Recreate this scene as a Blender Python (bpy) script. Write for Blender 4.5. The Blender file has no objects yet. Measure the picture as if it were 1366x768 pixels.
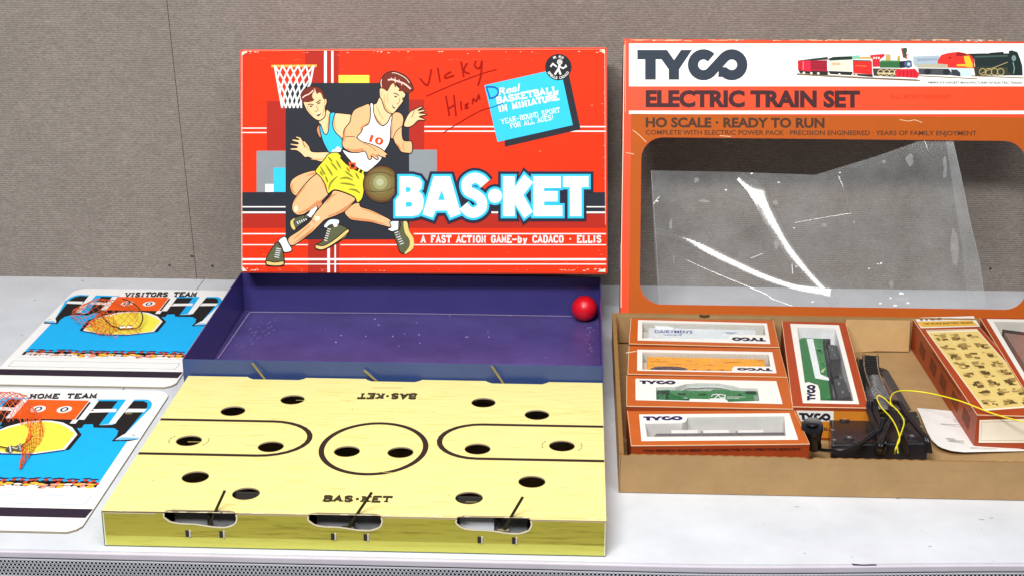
import bpy, bmesh, math, random
from mathutils import Vector, Matrix
from mathutils.geometry import tessellate_polygon
random.seed(7)
S = bpy.context.scene
COL = S.collection

# ------------------------------------------------------------------ camera, light, exposure
FPX, PITCH, YAW = 2040.0, math.radians(18.9), math.radians(2.57)
CAM = Vector((0, 0, 0.75))
_F = Vector((-math.sin(YAW)*math.cos(PITCH), math.cos(YAW)*math.cos(PITCH), -math.sin(PITCH)))
_R = Vector((math.cos(YAW), math.sin(YAW), 0))
_U = _R.cross(_F)
cd = bpy.data.cameras.new('camera')
cd.sensor_width = 36; cd.lens = FPX/1366*36; cd.clip_start = 0.05; cd.clip_end = 50
cam = bpy.data.objects.new('camera', cd); COL.objects.link(cam)
cam.matrix_world = Matrix(((_R.x, _U.x, -_F.x, CAM.x), (_R.y, _U.y, -_F.y, CAM.y), (_R.z, _U.z, -_F.z, CAM.z), (0, 0, 0, 1)))
S.camera = cam

w = bpy.data.worlds.new('World'); S.world = w; w.use_nodes = True
w.node_tree.nodes['Background'].inputs['Color'].default_value = (0.80, 0.88, 1.0, 1)
w.node_tree.nodes['Background'].inputs['Strength'].default_value = 0.07

def area(name, loc, target, sx, sy, power, col):
    ld = bpy.data.lights.new(name, 'AREA'); ld.shape = 'RECTANGLE'; ld.size = sx; ld.size_y = sy
    ld.energy = power; ld.color = col
    o = bpy.data.objects.new(name, ld); COL.objects.link(o); o.location = loc
    o.rotation_euler = (Vector(target)-Vector(loc)).to_track_quat('-Z', 'Y').to_euler()
    return o
KEY = Vector((-0.62, -0.28, 2.05))
area('fluorescent_key', KEY, (-0.1, 1.95, 0.1), 1.25, 0.30, 78, (1.0, 0.975, 0.94))
area('fluorescent_overhead', (-0.1, 1.05, 2.0), (0.0, 1.55, 0), 1.6, 0.6, 25, (1.0, 0.98, 0.95))
LAMP2 = Vector((1.36, -0.28, 1.95)); LAMP3 = Vector((0.75, -0.28, 1.95))
area('added_glare_lamp', (1.05, -0.28, 1.95), (0.4, 2.05, 0.2), 1.0, 0.34, 12, (1.0, 0.98, 0.95))  # added unseen lamp, placed where the window creases mirror it as streaks

S.view_settings.view_transform = 'Standard'; S.view_settings.look = 'None'
S.view_settings.exposure = 0; S.view_settings.gamma = 1
S.render.engine = 'CYCLES'
S.cycles.max_bounces = 10; S.cycles.transparent_max_bounces = 16

# ------------------------------------------------------------------ helpers
def at(px, py, z=None, Y=None):
    """Survey helper: the real point seen at a place of the 1366-wide sheet, at height z or depth Y."""
    d = _F*FPX + _R*(px-683) + _U*(384-py)
    t = (z-CAM.z)/d.z if z is not None else (Y-CAM.y)/d.y
    return CAM + d*t

def plane_map(p0, n):
    n = n.normalized()
    def f(px, py):
        d = _F*FPX + _R*(px-683) + _U*(384-py)
        return CAM + d*(((p0-CAM).dot(n))/d.dot(n))
    return f, n

def zmap(z):
    return (lambda x, y: at(x, y, z=z)), Vector((0, 0, 1))

def Z(ox, oy, s, pts):
    return [(ox+x/s, oy+y/s) for x, y in pts]

def lin(c):
    c = c/255
    return c/12.92 if c <= 0.04045 else ((c+0.055)/1.055)**2.4

_m = {}
def mat(rgb, rough=0.5, metal=0.0, noise=0.06, nscale=60, bump=0.0, bscale=400, stretch=(1, 1, 1), spec=0.5, coat=0.0):
    key = (rgb, rough, metal, noise, nscale, bump, bscale, stretch, spec, coat)
    if key in _m: return _m[key]
    m = bpy.data.materials.new('paint_%d_%d_%d' % rgb); m.use_nodes = True
    nt = m.node_tree; b = nt.nodes['Principled BSDF']
    col = tuple(lin(c) for c in rgb)
    b.inputs['Roughness'].default_value = rough; b.inputs['Metallic'].default_value = metal
    b.inputs['Specular IOR Level'].default_value = spec
    b.inputs['Coat Weight'].default_value = coat; b.inputs['Coat Roughness'].default_value = 0.15
    tc = nt.nodes.new('ShaderNodeTexCoord'); mp = nt.nodes.new('ShaderNodeMapping')
    mp.inputs['Scale'].default_value = stretch
    nt.links.new(tc.outputs['Object'], mp.inputs['Vector'])
    if noise > 0:
        n = nt.nodes.new('ShaderNodeTexNoise'); n.inputs['Scale'].default_value = nscale; n.inputs['Detail'].default_value = 6
        n.inputs['Roughness'].default_value = 0.65
        nt.links.new(mp.outputs[0], n.inputs['Vector'])
        r = nt.nodes.new('ShaderNodeValToRGB')
        r.color_ramp.elements[0].position = 0.3; r.color_ramp.elements[1].position = 0.7
        r.color_ramp.elements[0].color = tuple(c*(1-noise) for c in col)+(1,)
        r.color_ramp.elements[1].color = tuple(min(1, c*(1+noise)+noise*0.01) for c in col)+(1,)
        nt.links.new(n.outputs['Fac'], r.inputs['Fac']); nt.links.new(r.outputs[0], b.inputs['Base Color'])
        mr = nt.nodes.new('ShaderNodeMapRange'); mr.inputs['To Min'].default_value = max(0.02, rough-0.08); mr.inputs['To Max'].default_value = min(1, rough+0.08)
        nt.links.new(n.outputs['Fac'], mr.inputs['Value']); nt.links.new(mr.outputs[0], b.inputs['Roughness'])
    else:
        b.inputs['Base Color'].default_value = col+(1,)
    if bump > 0:
        n2 = nt.nodes.new('ShaderNodeTexNoise'); n2.inputs['Scale'].default_value = bscale; n2.inputs['Detail'].default_value = 4
        nt.links.new(mp.outputs[0], n2.inputs['Vector'])
        bp = nt.nodes.new('ShaderNodeBump'); bp.inputs['Strength'].default_value = bump; bp.inputs['Distance'].default_value = 0.001
        nt.links.new(n2.outputs['Fac'], bp.inputs['Height']); nt.links.new(bp.outputs[0], b.inputs['Normal'])
    _m[key] = m
    return m

def ink(rgb): return mat(rgb, rough=0.55, noise=0.04, nscale=35, spec=0.12)

def thing(name, label, cat, loc, group=None):
    o = bpy.data.objects.new(name, None); COL.objects.link(o); o.location = loc
    o.empty_display_size = 0.02
    o['label'] = label; o['category'] = cat
    if group: o['group'] = group
    return o

def link(name, verts, faces, mats, parent=None, midx=None, smooth=False, bevel=0, loc=None):
    off = Vector(parent.location) if parent is not None and parent.type == 'EMPTY' else Vector((0, 0, 0))
    if parent is not None and parent.type != 'EMPTY':
        off = parent.matrix_basis.translation.copy()
        q = parent.parent
        while q is not None: off += q.matrix_basis.translation; q = q.parent
    if loc is not None: off = Vector(loc)
    me = bpy.data.meshes.new(name)
    me.from_pydata([Vector(v)-off for v in verts], [], faces)
    if not isinstance(mats, (list, tuple)): mats = [mats]
    for m in mats: me.materials.append(m)
    if midx:
        for p, i in zip(me.polygons, midx): p.material_index = i
    if smooth:
        for p in me.polygons: p.use_smooth = True
    me.update()
    o = bpy.data.objects.new(name, me); COL.objects.link(o)
    if parent is not None: o.parent = parent
    elif loc is not None: o.location = loc
    if bevel:
        b = o.modifiers.new('bevel', 'BEVEL'); b.width = bevel; b.segments = 2; b.limit_method = 'ANGLE'
    return o

def tag(o, label, cat, group=None):
    o['label'] = label; o['category'] = cat
    if group: o['group'] = group
    return o

class MB:
    def __init__(s): s.v = []; s.f = []; s.m = []
    def box(s, x0, x1, y0, y1, z0, z1, mi=0):
        k = len(s.v)
        s.v += [(x, y, z) for z in (z0, z1) for y in (y0, y1) for x in (x0, x1)]
        for q in ((0, 2, 3, 1), (4, 5, 7, 6), (0, 1, 5, 4), (2, 6, 7, 3), (0, 4, 6, 2), (1, 3, 7, 5)):
            s.f.append([k+i for i in q]); s.m.append(mi)
        return s
    def hexa(s, bot, top, mi=0):
        """solid between two 4-point loops"""
        k = len(s.v); s.v += [tuple(p) for p in bot]+[tuple(p) for p in top]; n = len(bot)
        s.f.append([k+i for i in range(n-1, -1, -1)]); s.m.append(mi)
        s.f.append([k+n+i for i in range(n)]); s.m.append(mi)
        for i in range(n):
            j = (i+1) % n; s.f.append([k+i, k+j, k+n+j, k+n+i]); s.m.append(mi)
        return s
    def tube(s, pts, r, n=6, mi=0, cap=True):
        pts = [Vector(p) for p in pts]; k = len(s.v)
        up = Vector((0.13, 0.21, 0.97))
        for i, p in enumerate(pts):
            t = (pts[min(i+1, len(pts)-1)]-pts[max(i-1, 0)])
            if t.length < 1e-9: t = Vector((1, 0, 0))
            t.normalize(); a = t.cross(up)
            if a.length < 0.05: a = t.cross(Vector((1, 0, 0)))
            a.normalize(); b = t.cross(a)
            rr = r(i/(len(pts)-1)) if callable(r) else r
            for j in range(n):
                an = 2*math.pi*j/n; s.v.append(tuple(p+a*math.cos(an)*rr+b*math.sin(an)*rr))
        for i in range(len(pts)-1):
            for j in range(n):
                q = (j+1) % n; s.f.append([k+i*n+j, k+i*n+q, k+(i+1)*n+q, k+(i+1)*n+j]); s.m.append(mi)
        if cap:
            s.f.append([k+j for j in range(n)]); s.m.append(mi)
            e = k+(len(pts)-1)*n; s.f.append([e+j for j in range(n-1, -1, -1)]); s.m.append(mi)
        return s
    def build(s, name, mats, parent=None, **k):
        return link(name, s.v, s.f, mats, parent, midx=s.m, **k)

def spline(pts, n=8, closed=False):
    P = [Vector(p) for p in pts]; out = []; N = len(P)
    rng = range(N) if closed else range(N-1)
    for i in rng:
        g = (lambda k: P[k % N]) if closed else (lambda k: P[max(0, min(N-1, k))])
        a, b, c, d = g(i-1), g(i), g(i+1), g(i+2)
        for k in range(n):
            t = k/n
            out.append(0.5*((2*b)+(c-a)*t+(2*a-5*b+4*c-d)*t*t+(3*b-a-3*c+d)*t**3))
    if not closed: out.append(P[-1].copy())
    return out

def film_sheet(name, loop, fmap, n, m, parent, off=0.0):
    L3 = [fmap(x, y)+n*off for x, y in loop]
    tris = []
    for t in tessellate_polygon([L3]):
        a, b, c = (L3[i] for i in t); cr = (b-a).cross(c-a)
        if cr.length > 1e-12: tris.append(list(t) if cr.dot(n) > 0 else list(t[::-1]))
    return link(name, [tuple(p) for p in L3], tris, m, parent)

def sheet(name, loops, fmap, n, thick, mats, parent, top_off=0.0):
    """a flat board with openings: loops[0] outer, others holes, in sheet coordinates; real thickness"""
    L3 = [[fmap(x, y)+n*top_off for x, y in lp] for lp in loops]
    flat = [p for lp in L3 for p in lp]
    tris = tessellate_polygon(L3)
    v = [tuple(p) for p in flat]+[tuple(p-n*thick) for p in flat]; N = len(flat)
    f = []; mi = []
    for t in tris:
        a, b, c = (flat[i] for i in t)
        cr = (b-a).cross(c-a)
        if cr.length < 1e-12: continue
        if cr.dot(n) < 0: t = t[::-1]
        f.append(list(t)); mi.append(0); f.append([i+N for i in t[::-1]]); mi.append(1)
    k = 0
    for lp in loops:
        m = len(lp)
        for i in range(m):
            j = (i+1) % m; f.append([k+i, k+j, k+N+j, k+N+i]); mi.append(1)
        k += m
    o = link(name, v, f, mats, parent, midx=mi)
    return o

def rrect(x0, y0, x1, y1, r, n=6):
    out = []
    for cx, cy, a0 in ((x1-r, y0+r, -90), (x1-r, y1-r, 0), (x0+r, y1-r, 90), (x0+r, y0+r, 180)):
        for k in range(n+1):
            a = math.radians(a0+90*k/n); out.append((cx+r*math.cos(a), cy+r*math.sin(a)))
    return out

def circ(cx, cy, rx, ry=None, n=28, rot=0):
    ry = rx if ry is None else ry; out = []
    for k in range(n):
        a = 2*math.pi*k/n; x, y = rx*math.cos(a), ry*math.sin(a)
        out.append((cx+x*math.cos(rot)-y*math.sin(rot), cy+x*math.sin(rot)+y*math.cos(rot)))
    return out

# slab-serif stroke letters on a 4 x 6 grid
G = {
 'A': [[(0, 0), (2, 6), (4, 0)], [(0.8, 2), (3.2, 2)]], 'B': [[(0.5, 0), (0.5, 6), (2.8, 6), (3.7, 5.3), (3.6, 3.8), (2.6, 3.2), (0.5, 3.2)], [(2.6, 3.2), (4, 2.4), (3.9, .7), (2.8, 0), (0.5, 0)]],
 'C': [[(4, 4.4), (3.4, 5.7), (2.2, 6), (.6, 5.4), (0, 4), (0, 2), (.6, .6), (2.2, 0), (3.4, .3), (4, 1.5)]], 'D': [[(0.4, 0), (0.4, 6), (2.6, 6), (3.8, 5), (4, 3), (3.8, 1), (2.6, 0), (0.4, 0)]],
 'E': [[(3.8, 4.8), (3.8, 6), (0.4, 6), (0.4, 0), (4, 0), (4, 1.2)], [(0.4, 3.1), (2.8, 3.1)]], 'F': [[(3.8, 4.6), (3.8, 6), (0.6, 6), (0.6, 0)], [(0.6, 3.1), (2.8, 3.1)]],
 'G': [[(4, 4.4), (3.2, 5.8), (2, 6), (.5, 5.3), (0, 3), (.5, .7), (2, 0), (3.3, .4), (3.8, 1.4), (3.8, 2.8), (2.4, 2.8)]],
 'H': [[(0.4, 0), (0.4, 6)], [(3.6, 0), (3.6, 6)], [(0.4, 3.1), (3.6, 3.1)]], 'I': [[(2, 0), (2, 6)]],
 'J': [[(3, 6), (3, 1), (2, 0), (.8, 0), (0, 1.2)]], 'K': [[(0.4, 0), (0.4, 6)], [(3.6, 6), (0.6, 2.6)], [(1.6, 3.6), (3.8, 0)]], 'L': [[(0.8, 6), (0.8, 0), (4, 0), (4, 1.6)]],
 'M': [[(0.2, 0), (0.2, 6), (2, 1.5), (3.8, 6), (3.8, 0)]], 'N': [[(0.4, 0), (0.4, 6), (3.6, 0), (3.6, 6)]],
 'O': [[(2, 0), (.5, .7), (0, 3), (.5, 5.3), (2, 6), (3.5, 5.3), (4, 3), (3.5, .7), (2, 0)]],
 'P': [[(0.6, 0), (0.6, 6), (3, 6), (4, 5.2), (4, 3.8), (3, 3), (0.6, 3)]], 'R': [[(0.5, 0), (0.5, 6), (3, 6), (3.9, 5.2), (3.9, 3.8), (3, 3.1), (0.5, 3.1)], [(2.4, 3.1), (3.9, 0)]],
 'S': [[(3.8, 4.5), (3, 5.8), (1.2, 6), (.2, 5), (.4, 3.7), (3.4, 2.5), (3.9, 1.3), (3, .1), (1.2, 0), (.1, 1.5)]], 'T': [[(0, 4.6), (0, 6), (4, 6), (4, 4.6)], [(2, 6), (2, 0)]],
 'U': [[(0.3, 6), (0.3, 1.5), (1.2, 0), (2.8, 0), (3.7, 1.5), (3.7, 6)]], 'V': [[(0, 6), (2, 0), (4, 6)]], 'W': [[(0, 6), (1, 0), (2, 4.5), (3, 0), (4, 6)]],
 'Y': [[(0, 6), (2, 3), (4, 6)], [(2, 3), (2, 0)]], '-': [[(0.3, 2.6), (3.7, 2.6)]], '_': [[(-.6, 2.6), (4.6, 2.6)]], '.': [[(1.2, 3), (2.8, 3)]], ',': [[(1.7, .4), (2.3, .4)]], '!': [[(2, 6), (2, 1.8)], [(2, .6), (2, 0)]],
 'b': [[(0.6, 6), (0.6, 0), (2.6, 0), (3.5, 1), (3.5, 2.8), (2.6, 3.8), (0.6, 3.6)]], 'y': [[(0.2, 3.8), (2, 0)], [(3.8, 3.8), (2, 0), (1, -1.8), (0, -1.6)]],
 '0': [[(2, 0), (.7, .9), (.4, 3), (.7, 5.1), (2, 6), (3.3, 5.1), (3.6, 3), (3.3, .9), (2, 0)]],
}
NARROW = {'I': 2.4, '.': 2.2, ' ': 3.2, '!': 2.2}
_tc = {}
def bfont(text, bold, space=1.0):
    k = (text, bold, space)
    if k in _tc: return _tc[k]
    c = bpy.data.curves.new('t', 'FONT'); c.body = text; c.offset = bold; c.resolution_u = 3; c.space_character = space
    o = bpy.data.objects.new('t', c); COL.objects.link(o)
    bpy.context.view_layer.update()
    me = bpy.data.meshes.new_from_object(o.evaluated_get(bpy.context.evaluated_depsgraph_get()))
    v = [(p.co.x, p.co.y) for p in me.vertices]; f = [list(p.vertices) for p in me.polygons]
    bpy.data.objects.remove(o); bpy.data.curves.remove(c); bpy.data.meshes.remove(me)
    _tc[k] = (v, f); return _tc[k]

class Art:
    """flat print on a panel: every shape is laid in the panel's own plane, later layers a hair above earlier ones"""
    STEP = 0.00009
    def __init__(s, fm, n, base=0.00012):
        s.map = fm; s.n = n; s.v = []; s.f = []; s.m = []; s.mats = []; s.base = base; s.k = 0
    def mi(s, c):
        m = c if isinstance(c, bpy.types.Material) else ink(c)
        if m not in s.mats: s.mats.append(m)
        return s.mats.index(m)
    def P(s, x, y, L): return s.map(x, y)+s.n*(s.base+L*s.STEP)
    def poly(s, pts, c, L=0, smooth=0, holes=()):
        if smooth: pts = [(p.x, p.y) for p in spline([(x, y, 0) for x, y in pts], smooth, True)]
        loops = [[Vector((x, y, 0)) for x, y in lp] for lp in [pts]+list(holes)]
        flat = [p for lp in loops for p in lp]; k = len(s.v); i0 = s.mi(c)
        s.v += [tuple(s.P(p.x, p.y, L)) for p in flat]
        for t in tessellate_polygon(loops):
            a, b, d = (Vector(s.v[k+i]) for i in t)
            cr = (b-a).cross(d-a)
            if cr.length < 1e-13: continue
            if cr.dot(s.n) < 0: t = t[::-1]
            s.f.append([k+i for i in t]); s.m.append(i0)
        return pts
    def rect(s, x0, y0, x1, y1, c, L=0): s.poly([(x0, y0), (x1, y0), (x1, y1), (x0, y1)], c, L)
    def line(s, pts, w, c, L=0, closed=False, smooth=0, round_=False):
        if smooth: pts = [(p.x, p.y) for p in spline([(x, y, 0) for x, y in pts], smooth, closed)]
        P = [Vector(p) for p in pts]
        if closed and (P[0]-P[-1]).length < 1e-9: P.pop()
        N = len(P); i0 = s.mi(c); k = len(s.v); s.k = (s.k+1) % 5; Lk = L+s.k*0.14
        def dirn(a, b):
            d = b-a
            return d.normalized() if d.length > 1e-9 else Vector((1, 0))
        for i, p in enumerate(P):
            a = P[(i-1) % N] if (closed or i > 0) else None; b = P[(i+1) % N] if (closed or i < N-1) else None
            d0 = dirn(a, p) if a is not None else dirn(p, b); d1 = dirn(p, b) if b is not None else d0
            n0 = Vector((-d0.y, d0.x)); n1 = Vector((-d1.y, d1.x)); m = n0+n1
            if m.length < 0.3: m = n0.copy()
            m.normalize(); q = max(0.5, m.dot(n1)); ww = w(i/(N-1)) if callable(w) else w
            for sg in (1, -1):
                r = p+m*(sg*ww/2/q); s.v.append(tuple(s.P(r.x, r.y, Lk)))
        for i in range(N if closed else N-1):
            j = (i+1) % N; q = [k+2*i, k+2*i+1, k+2*j+1, k+2*j]
            a, b, d = (Vector(s.v[t]) for t in q[:3])
            if (b-a).cross(d-a).dot(s.n) < 0: q = q[::-1]
            s.f.append(q); s.m.append(i0)
        if round_:
            for e in (P[0], P[-1]):
                s.k = (s.k+1) % 5
                s.poly(circ(e.x, e.y, w/2, n=10), c, L+0.02+s.k*0.14)
    def shape(s, pts, c, L, ol=(40, 22, 20), w=1.25, smooth=4):
        q = s.poly(pts, c, L, smooth); s.line(q, w, ol, L+0.3, closed=True)
    def text(s, t, p0, p1, h, c, L=0, bold=0.0, serif=False, sw=0.2, shear=0.0, space=1.0, gap=1.5):
        p0 = Vector(p0); p1 = Vector(p1); ex = (p1-p0); W = ex.length; ex.normalize(); up = Vector((ex.y, -ex.x))
        def put(x, y): q = p0+ex*(x+y*shear)+up*y; return q.x, q.y
        if not serif:
            v, f = bfont(t, bold, space); x0 = min(a for a, b in v); x1 = max(a for a, b in v)
            k = len(s.v); i0 = s.mi(c); sx = W/(x1-x0); sy = h/0.70
            for a, b in v:
                q = put((a-x0)*sx, b*sy); s.v.append(tuple(s.P(q[0], q[1], L)))
            for q in f:
                q = [k+i for i in q]; nn = Vector((0, 0, 0)); o = Vector(s.v[q[0]])
                for i in range(1, len(q)-1): nn += (Vector(s.v[q[i]])-o).cross(Vector(s.v[q[i+1]])-o)
                s.f.append(q if nn.dot(s.n) > 0 else q[::-1]); s.m.append(i0)
            return
        adv = [NARROW.get(ch, 4)+gap for ch in t]; tot = sum(adv)-gap; sx = W/tot; sy = h/6; x = 0; sw_ = sw*h
        for ch, ad in zip(t, adv):
            wd = ad-gap; ox = x-(4-wd)/2
            for st in G.get(ch, []):
                s.line([put((ox+a)*sx, b*sy) for a, b in st], sw_, c, L)
                if ch not in '-_.,!bCSOGDBQ0':
                    for e, e2 in ((st[0], st[1]), (st[-1], st[-2])):
                        if e[1] in (0, 6) and abs(e2[1]-e[1]) > 1.5:
                            y = sy*(0.25 if e[1] == 0 else 5.75); hw = 1.15
                            s.line([put((ox+e[0]-hw)*sx, y), put((ox+e[0]+hw)*sx, y)], sw_*0.62, c, L+0.02)
                elif ch in 'BD':
                    for yy in (0.25, 5.75): s.line([put((ox-.5)*sx, yy*sy), put((ox+1.2)*sx, yy*sy)], sw_*0.6, c, L+0.02)
            x += ad
    def build(s, name, parent): return link(name, s.v, s.f, s.mats, parent, midx=s.m)

def logo(a, q, c, L, flip=False):
    """the train maker's wordmark; q maps unit (0..355 x 0..195) sketch coordinates to the sheet"""
    T = [(0, 5), (190, 5), (235, 70), (280, 5), (350, 5), (267, 130), (267, 195), (201, 195), (201, 130), (155, 65), (118, 65), (118, 195), (50, 195), (50, 65), (0, 65)]
    a.poly([q(x, y) for x, y in T], c, L)
    R = 67; path = []
    for k in range(0, 19): # C, from its upper tip round to its lower right
        an = math.radians(-42-k*(360-42-42-6)/18); path.append((423+R*math.cos(an), 100+R*math.sin(an)))
    path2 = []
    for k in range(0, 19):
        an = math.radians(-135+k*(270)/18); path2.append((605+R*math.cos(an), 100+R*math.sin(an)))
    full = path+path2+[(514+6, 100+R*0.707+6-8)]
    # stroke in sketch space, then map
    P = [Vector(p) for p in full]; N = len(P); Lf = []; Rt = []
    for i, p in enumerate(P):
        d0 = (p-P[max(i-1, 0)]); d1 = (P[min(i+1, N-1)]-p)
        if d0.length < 1e-6: d0 = d1
        if d1.length < 1e-6: d1 = d0
        d = (d0.normalized()+d1.normalized()).normalized(); nn = Vector((-d.y, d.x))*33
        Lf.append(p+nn); Rt.append(p-nn)
    for i in range(N-1):
        a.poly([q(*Lf[i]), q(*Lf[i+1]), q(*Rt[i+1]), q(*Rt[i])], c, L+(0.12 if i > 17 else 0)+(0.12 if i > N-4 else 0))
LOGO_W, LOGO_H = 705, 195
def quadq(tl, tr, br, bl):
    tl, tr, br, bl = map(Vector, (tl, tr, br, bl))
    def q(x, y):
        u, v = x/LOGO_W, y/LOGO_H; p = (tl*(1-u)+tr*u)*(1-v)+(bl*(1-u)+br*u)*v; return p.x, p.y
    return q

# ------------------------------------------------------------------ the setting: wall and table
def wall_mat():
    m = bpy.data.materials.new('ribbed_wall_fabric'); m.use_nodes = True; nt = m.node_tree; b = nt.nodes['Principled BSDF']
    b.inputs['Roughness'].default_value = 0.9; b.inputs['Specular IOR Level'].default_value = 0.15
    tc = nt.nodes.new('ShaderNodeTexCoord')
    def noise(sc, scale, det=4, rg=0.6):
        mp = nt.nodes.new('ShaderNodeMapping'); mp.inputs['Scale'].default_value = sc; nt.links.new(tc.outputs['Object'], mp.inputs['Vector'])
        n = nt.nodes.new('ShaderNodeTexNoise'); n.inputs['Scale'].default_value = scale; n.inputs['Detail'].default_value = det; n.inputs['Roughness'].default_value = rg
        nt.links.new(mp.outputs[0], n.inputs['Vector']); return n.outputs['Fac']
    wv = nt.nodes.new('ShaderNodeTexWave'); wv.bands_direction = 'Z'; wv.inputs['Scale'].default_value = 98; wv.inputs['Distortion'].default_value = 1.6
    wv.inputs['Detail'].default_value = 3; wv.inputs['Detail Scale'].default_value = 2.0
    nt.links.new(tc.outputs['Object'], wv.inputs['Vector'])
    fine = noise((0.30, 1, 1), 780); big = noise((1, 1, 1), 7, 3); mid = noise((0.5, 1, 1), 90, 5)
    def mth(op, a, b_):
        n = nt.nodes.new('ShaderNodeMath'); n.operation = op
        for i, x in enumerate((a, b_)):
            if isinstance(x, (int, float)): n.inputs[i].default_value = x
            else: nt.links.new(x, n.inputs[i])
        return n.outputs[0]
    s = mth('ADD', mth('MULTIPLY', wv.outputs['Fac'], 0.22), mth('MULTIPLY', fine, 0.95))
    s = mth('ADD', s, mth('MULTIPLY', mid, 0.25)); s = mth('ADD', s, mth('MULTIPLY', big, 0.22))
    r = nt.nodes.new('ShaderNodeValToRGB'); e = r.color_ramp.elements
    e[0].position = 0.55; e[0].color = (0.185, 0.160, 0.140, 1); e[1].position = 1.25/1.0 if False else 1.0; e[1].color = (0.375, 0.332, 0.302, 1)
    mid_e = e.new(0.76); mid_e.color = (0.262, 0.228, 0.203, 1)
    mr = nt.nodes.new('ShaderNodeMapRange'); mr.inputs['From Max'].default_value = 1.15; nt.links.new(s, mr.inputs['Value'])
    nt.links.new(mr.outputs[0], r.inputs['Fac']); nt.links.new(r.outputs[0], b.inputs['Base Color'])
    bp = nt.nodes.new('ShaderNodeBump'); bp.inputs['Strength'].default_value = 0.35; bp.inputs['Distance'].default_value = 0.0015
    nt.links.new(s, bp.inputs['Height']); nt.links.new(bp.outputs[0], b.inputs['Normal'])
    return m
WM = wall_mat()
# the two widths of fabric butt at a slightly leaning seam
def wall_piece(xa0, xa1, xb0, xb1, y):
    v = []; z0, z1 = -0.75, 1.1
    v = [(xa0, y, z0), (xb0, y, z0), (xb1, y, z1), (xa1, y, z1), (xa0, y+.03, z0), (xb0, y+.03, z0), (xb1, y+.03, z1), (xa1, y+.03, z1)]
    return v, [[0, 1, 2, 3], [4, 7, 6, 5], [1, 5, 6, 2], [0, 3, 7, 4], [3, 2, 6, 7], [0, 4, 5, 1]]
sx = lambda z: -0.5852-0.0361*z
WY = 2.2085
v, f = wall_piece(-2.6, -2.6, sx(-.75)-.0004, sx(1.1)-.0004, WY+0.0012); wl = link('wall', v, f, WM, bevel=0.0008); wl['kind'] = 'structure'
v, f = wall_piece(sx(-.75)+.0004, sx(1.1)+.0004, 2.8, 2.8, WY); wr = link('wall', v, f, WM, bevel=0.0008); wr['kind'] = 'structure'
# nail holes and scuffs in the fabric
for x, y, r in ((226, 354, 1.9), (283.5, 354.5, 2.3), (256, 342, 1.9), (1321, 358, 2.2)):
    p = at(x, y, Y=WY); q = r/990
    o = link('nail_hole', [(p.x+q*math.cos(a*math.pi/4)*(1.5 if x == 256 else 1), WY-0.0007 if (x > 262) else WY+0.0005, p.z+q*.8*math.sin(a*math.pi/4)) for a in range(8)], [[7, 6, 5, 4, 3, 2, 1, 0]], mat((60, 50, 44), rough=0.95), wr if x > 262 else wl)

table = thing('table', 'long pale blue-white laminate table with a perforated metal front edge, under all the games', 'table', (0, 1.78, -0.75))
TM = mat((209, 214, 222), rough=0.32, noise=0.08, nscale=12, bump=0.05, bscale=60, spec=0.45)
g = 0.0006; EY = 1.3535
MB().box(-2.4, -0.5735-g, 1.69+g, WY+.001, -0.022, 0).build('tabletop_panel', TM, table, bevel=0.0004)
MB().box(-0.5735+g, 2.5, 1.69+g, WY, -0.022, 0).build('tabletop_panel', TM, table, bevel=0.0004)
def bow(x): t = max(0, min(1, (x-.10)/.42)); return .0185*t*t*(3-2*t)
def front_bar(name, ya, yb, z0, z1, m, yb_fixed=None, bev=0):
    xs = [-2.4, -1, -.4, .1]+[.1+.035*k for k in range(1, 13)]+[1.0, 2.5]; v = []; f = []
    for x in xs:
        a_ = ya+bow(x); b_ = yb_fixed if yb_fixed else yb+bow(x)
        v += [(x, a_, z0), (x, a_, z1), (x, b_, z1), (x, b_, z0)]
    for k in range(len(xs)-1):
        for q in range(4): f.append([4*k+q, 4*k+(q+1) % 4, 4*k+4+(q+1) % 4, 4*k+4+q][::-1])
    f.append([0, 1, 2, 3]); e = 4*(len(xs)-1); f.append([e+3, e+2, e+1, e])
    return link(name, v, f, m, table, bevel=bev)
front_bar('tabletop_panel', EY, 0, -0.022, 0, TM, 1.69-g)
MB().box(-2.38, 2.48, EY+.03, WY-.002, -0.030, -0.0225).build('underlay', mat((70, 72, 76)), table)
front_bar('edge_trim', EY-.0052, EY-.0003, -0.0075, -0.0003, mat((205, 200, 212), rough=0.35, noise=0.08, nscale=12), bev=.0012)
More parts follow.
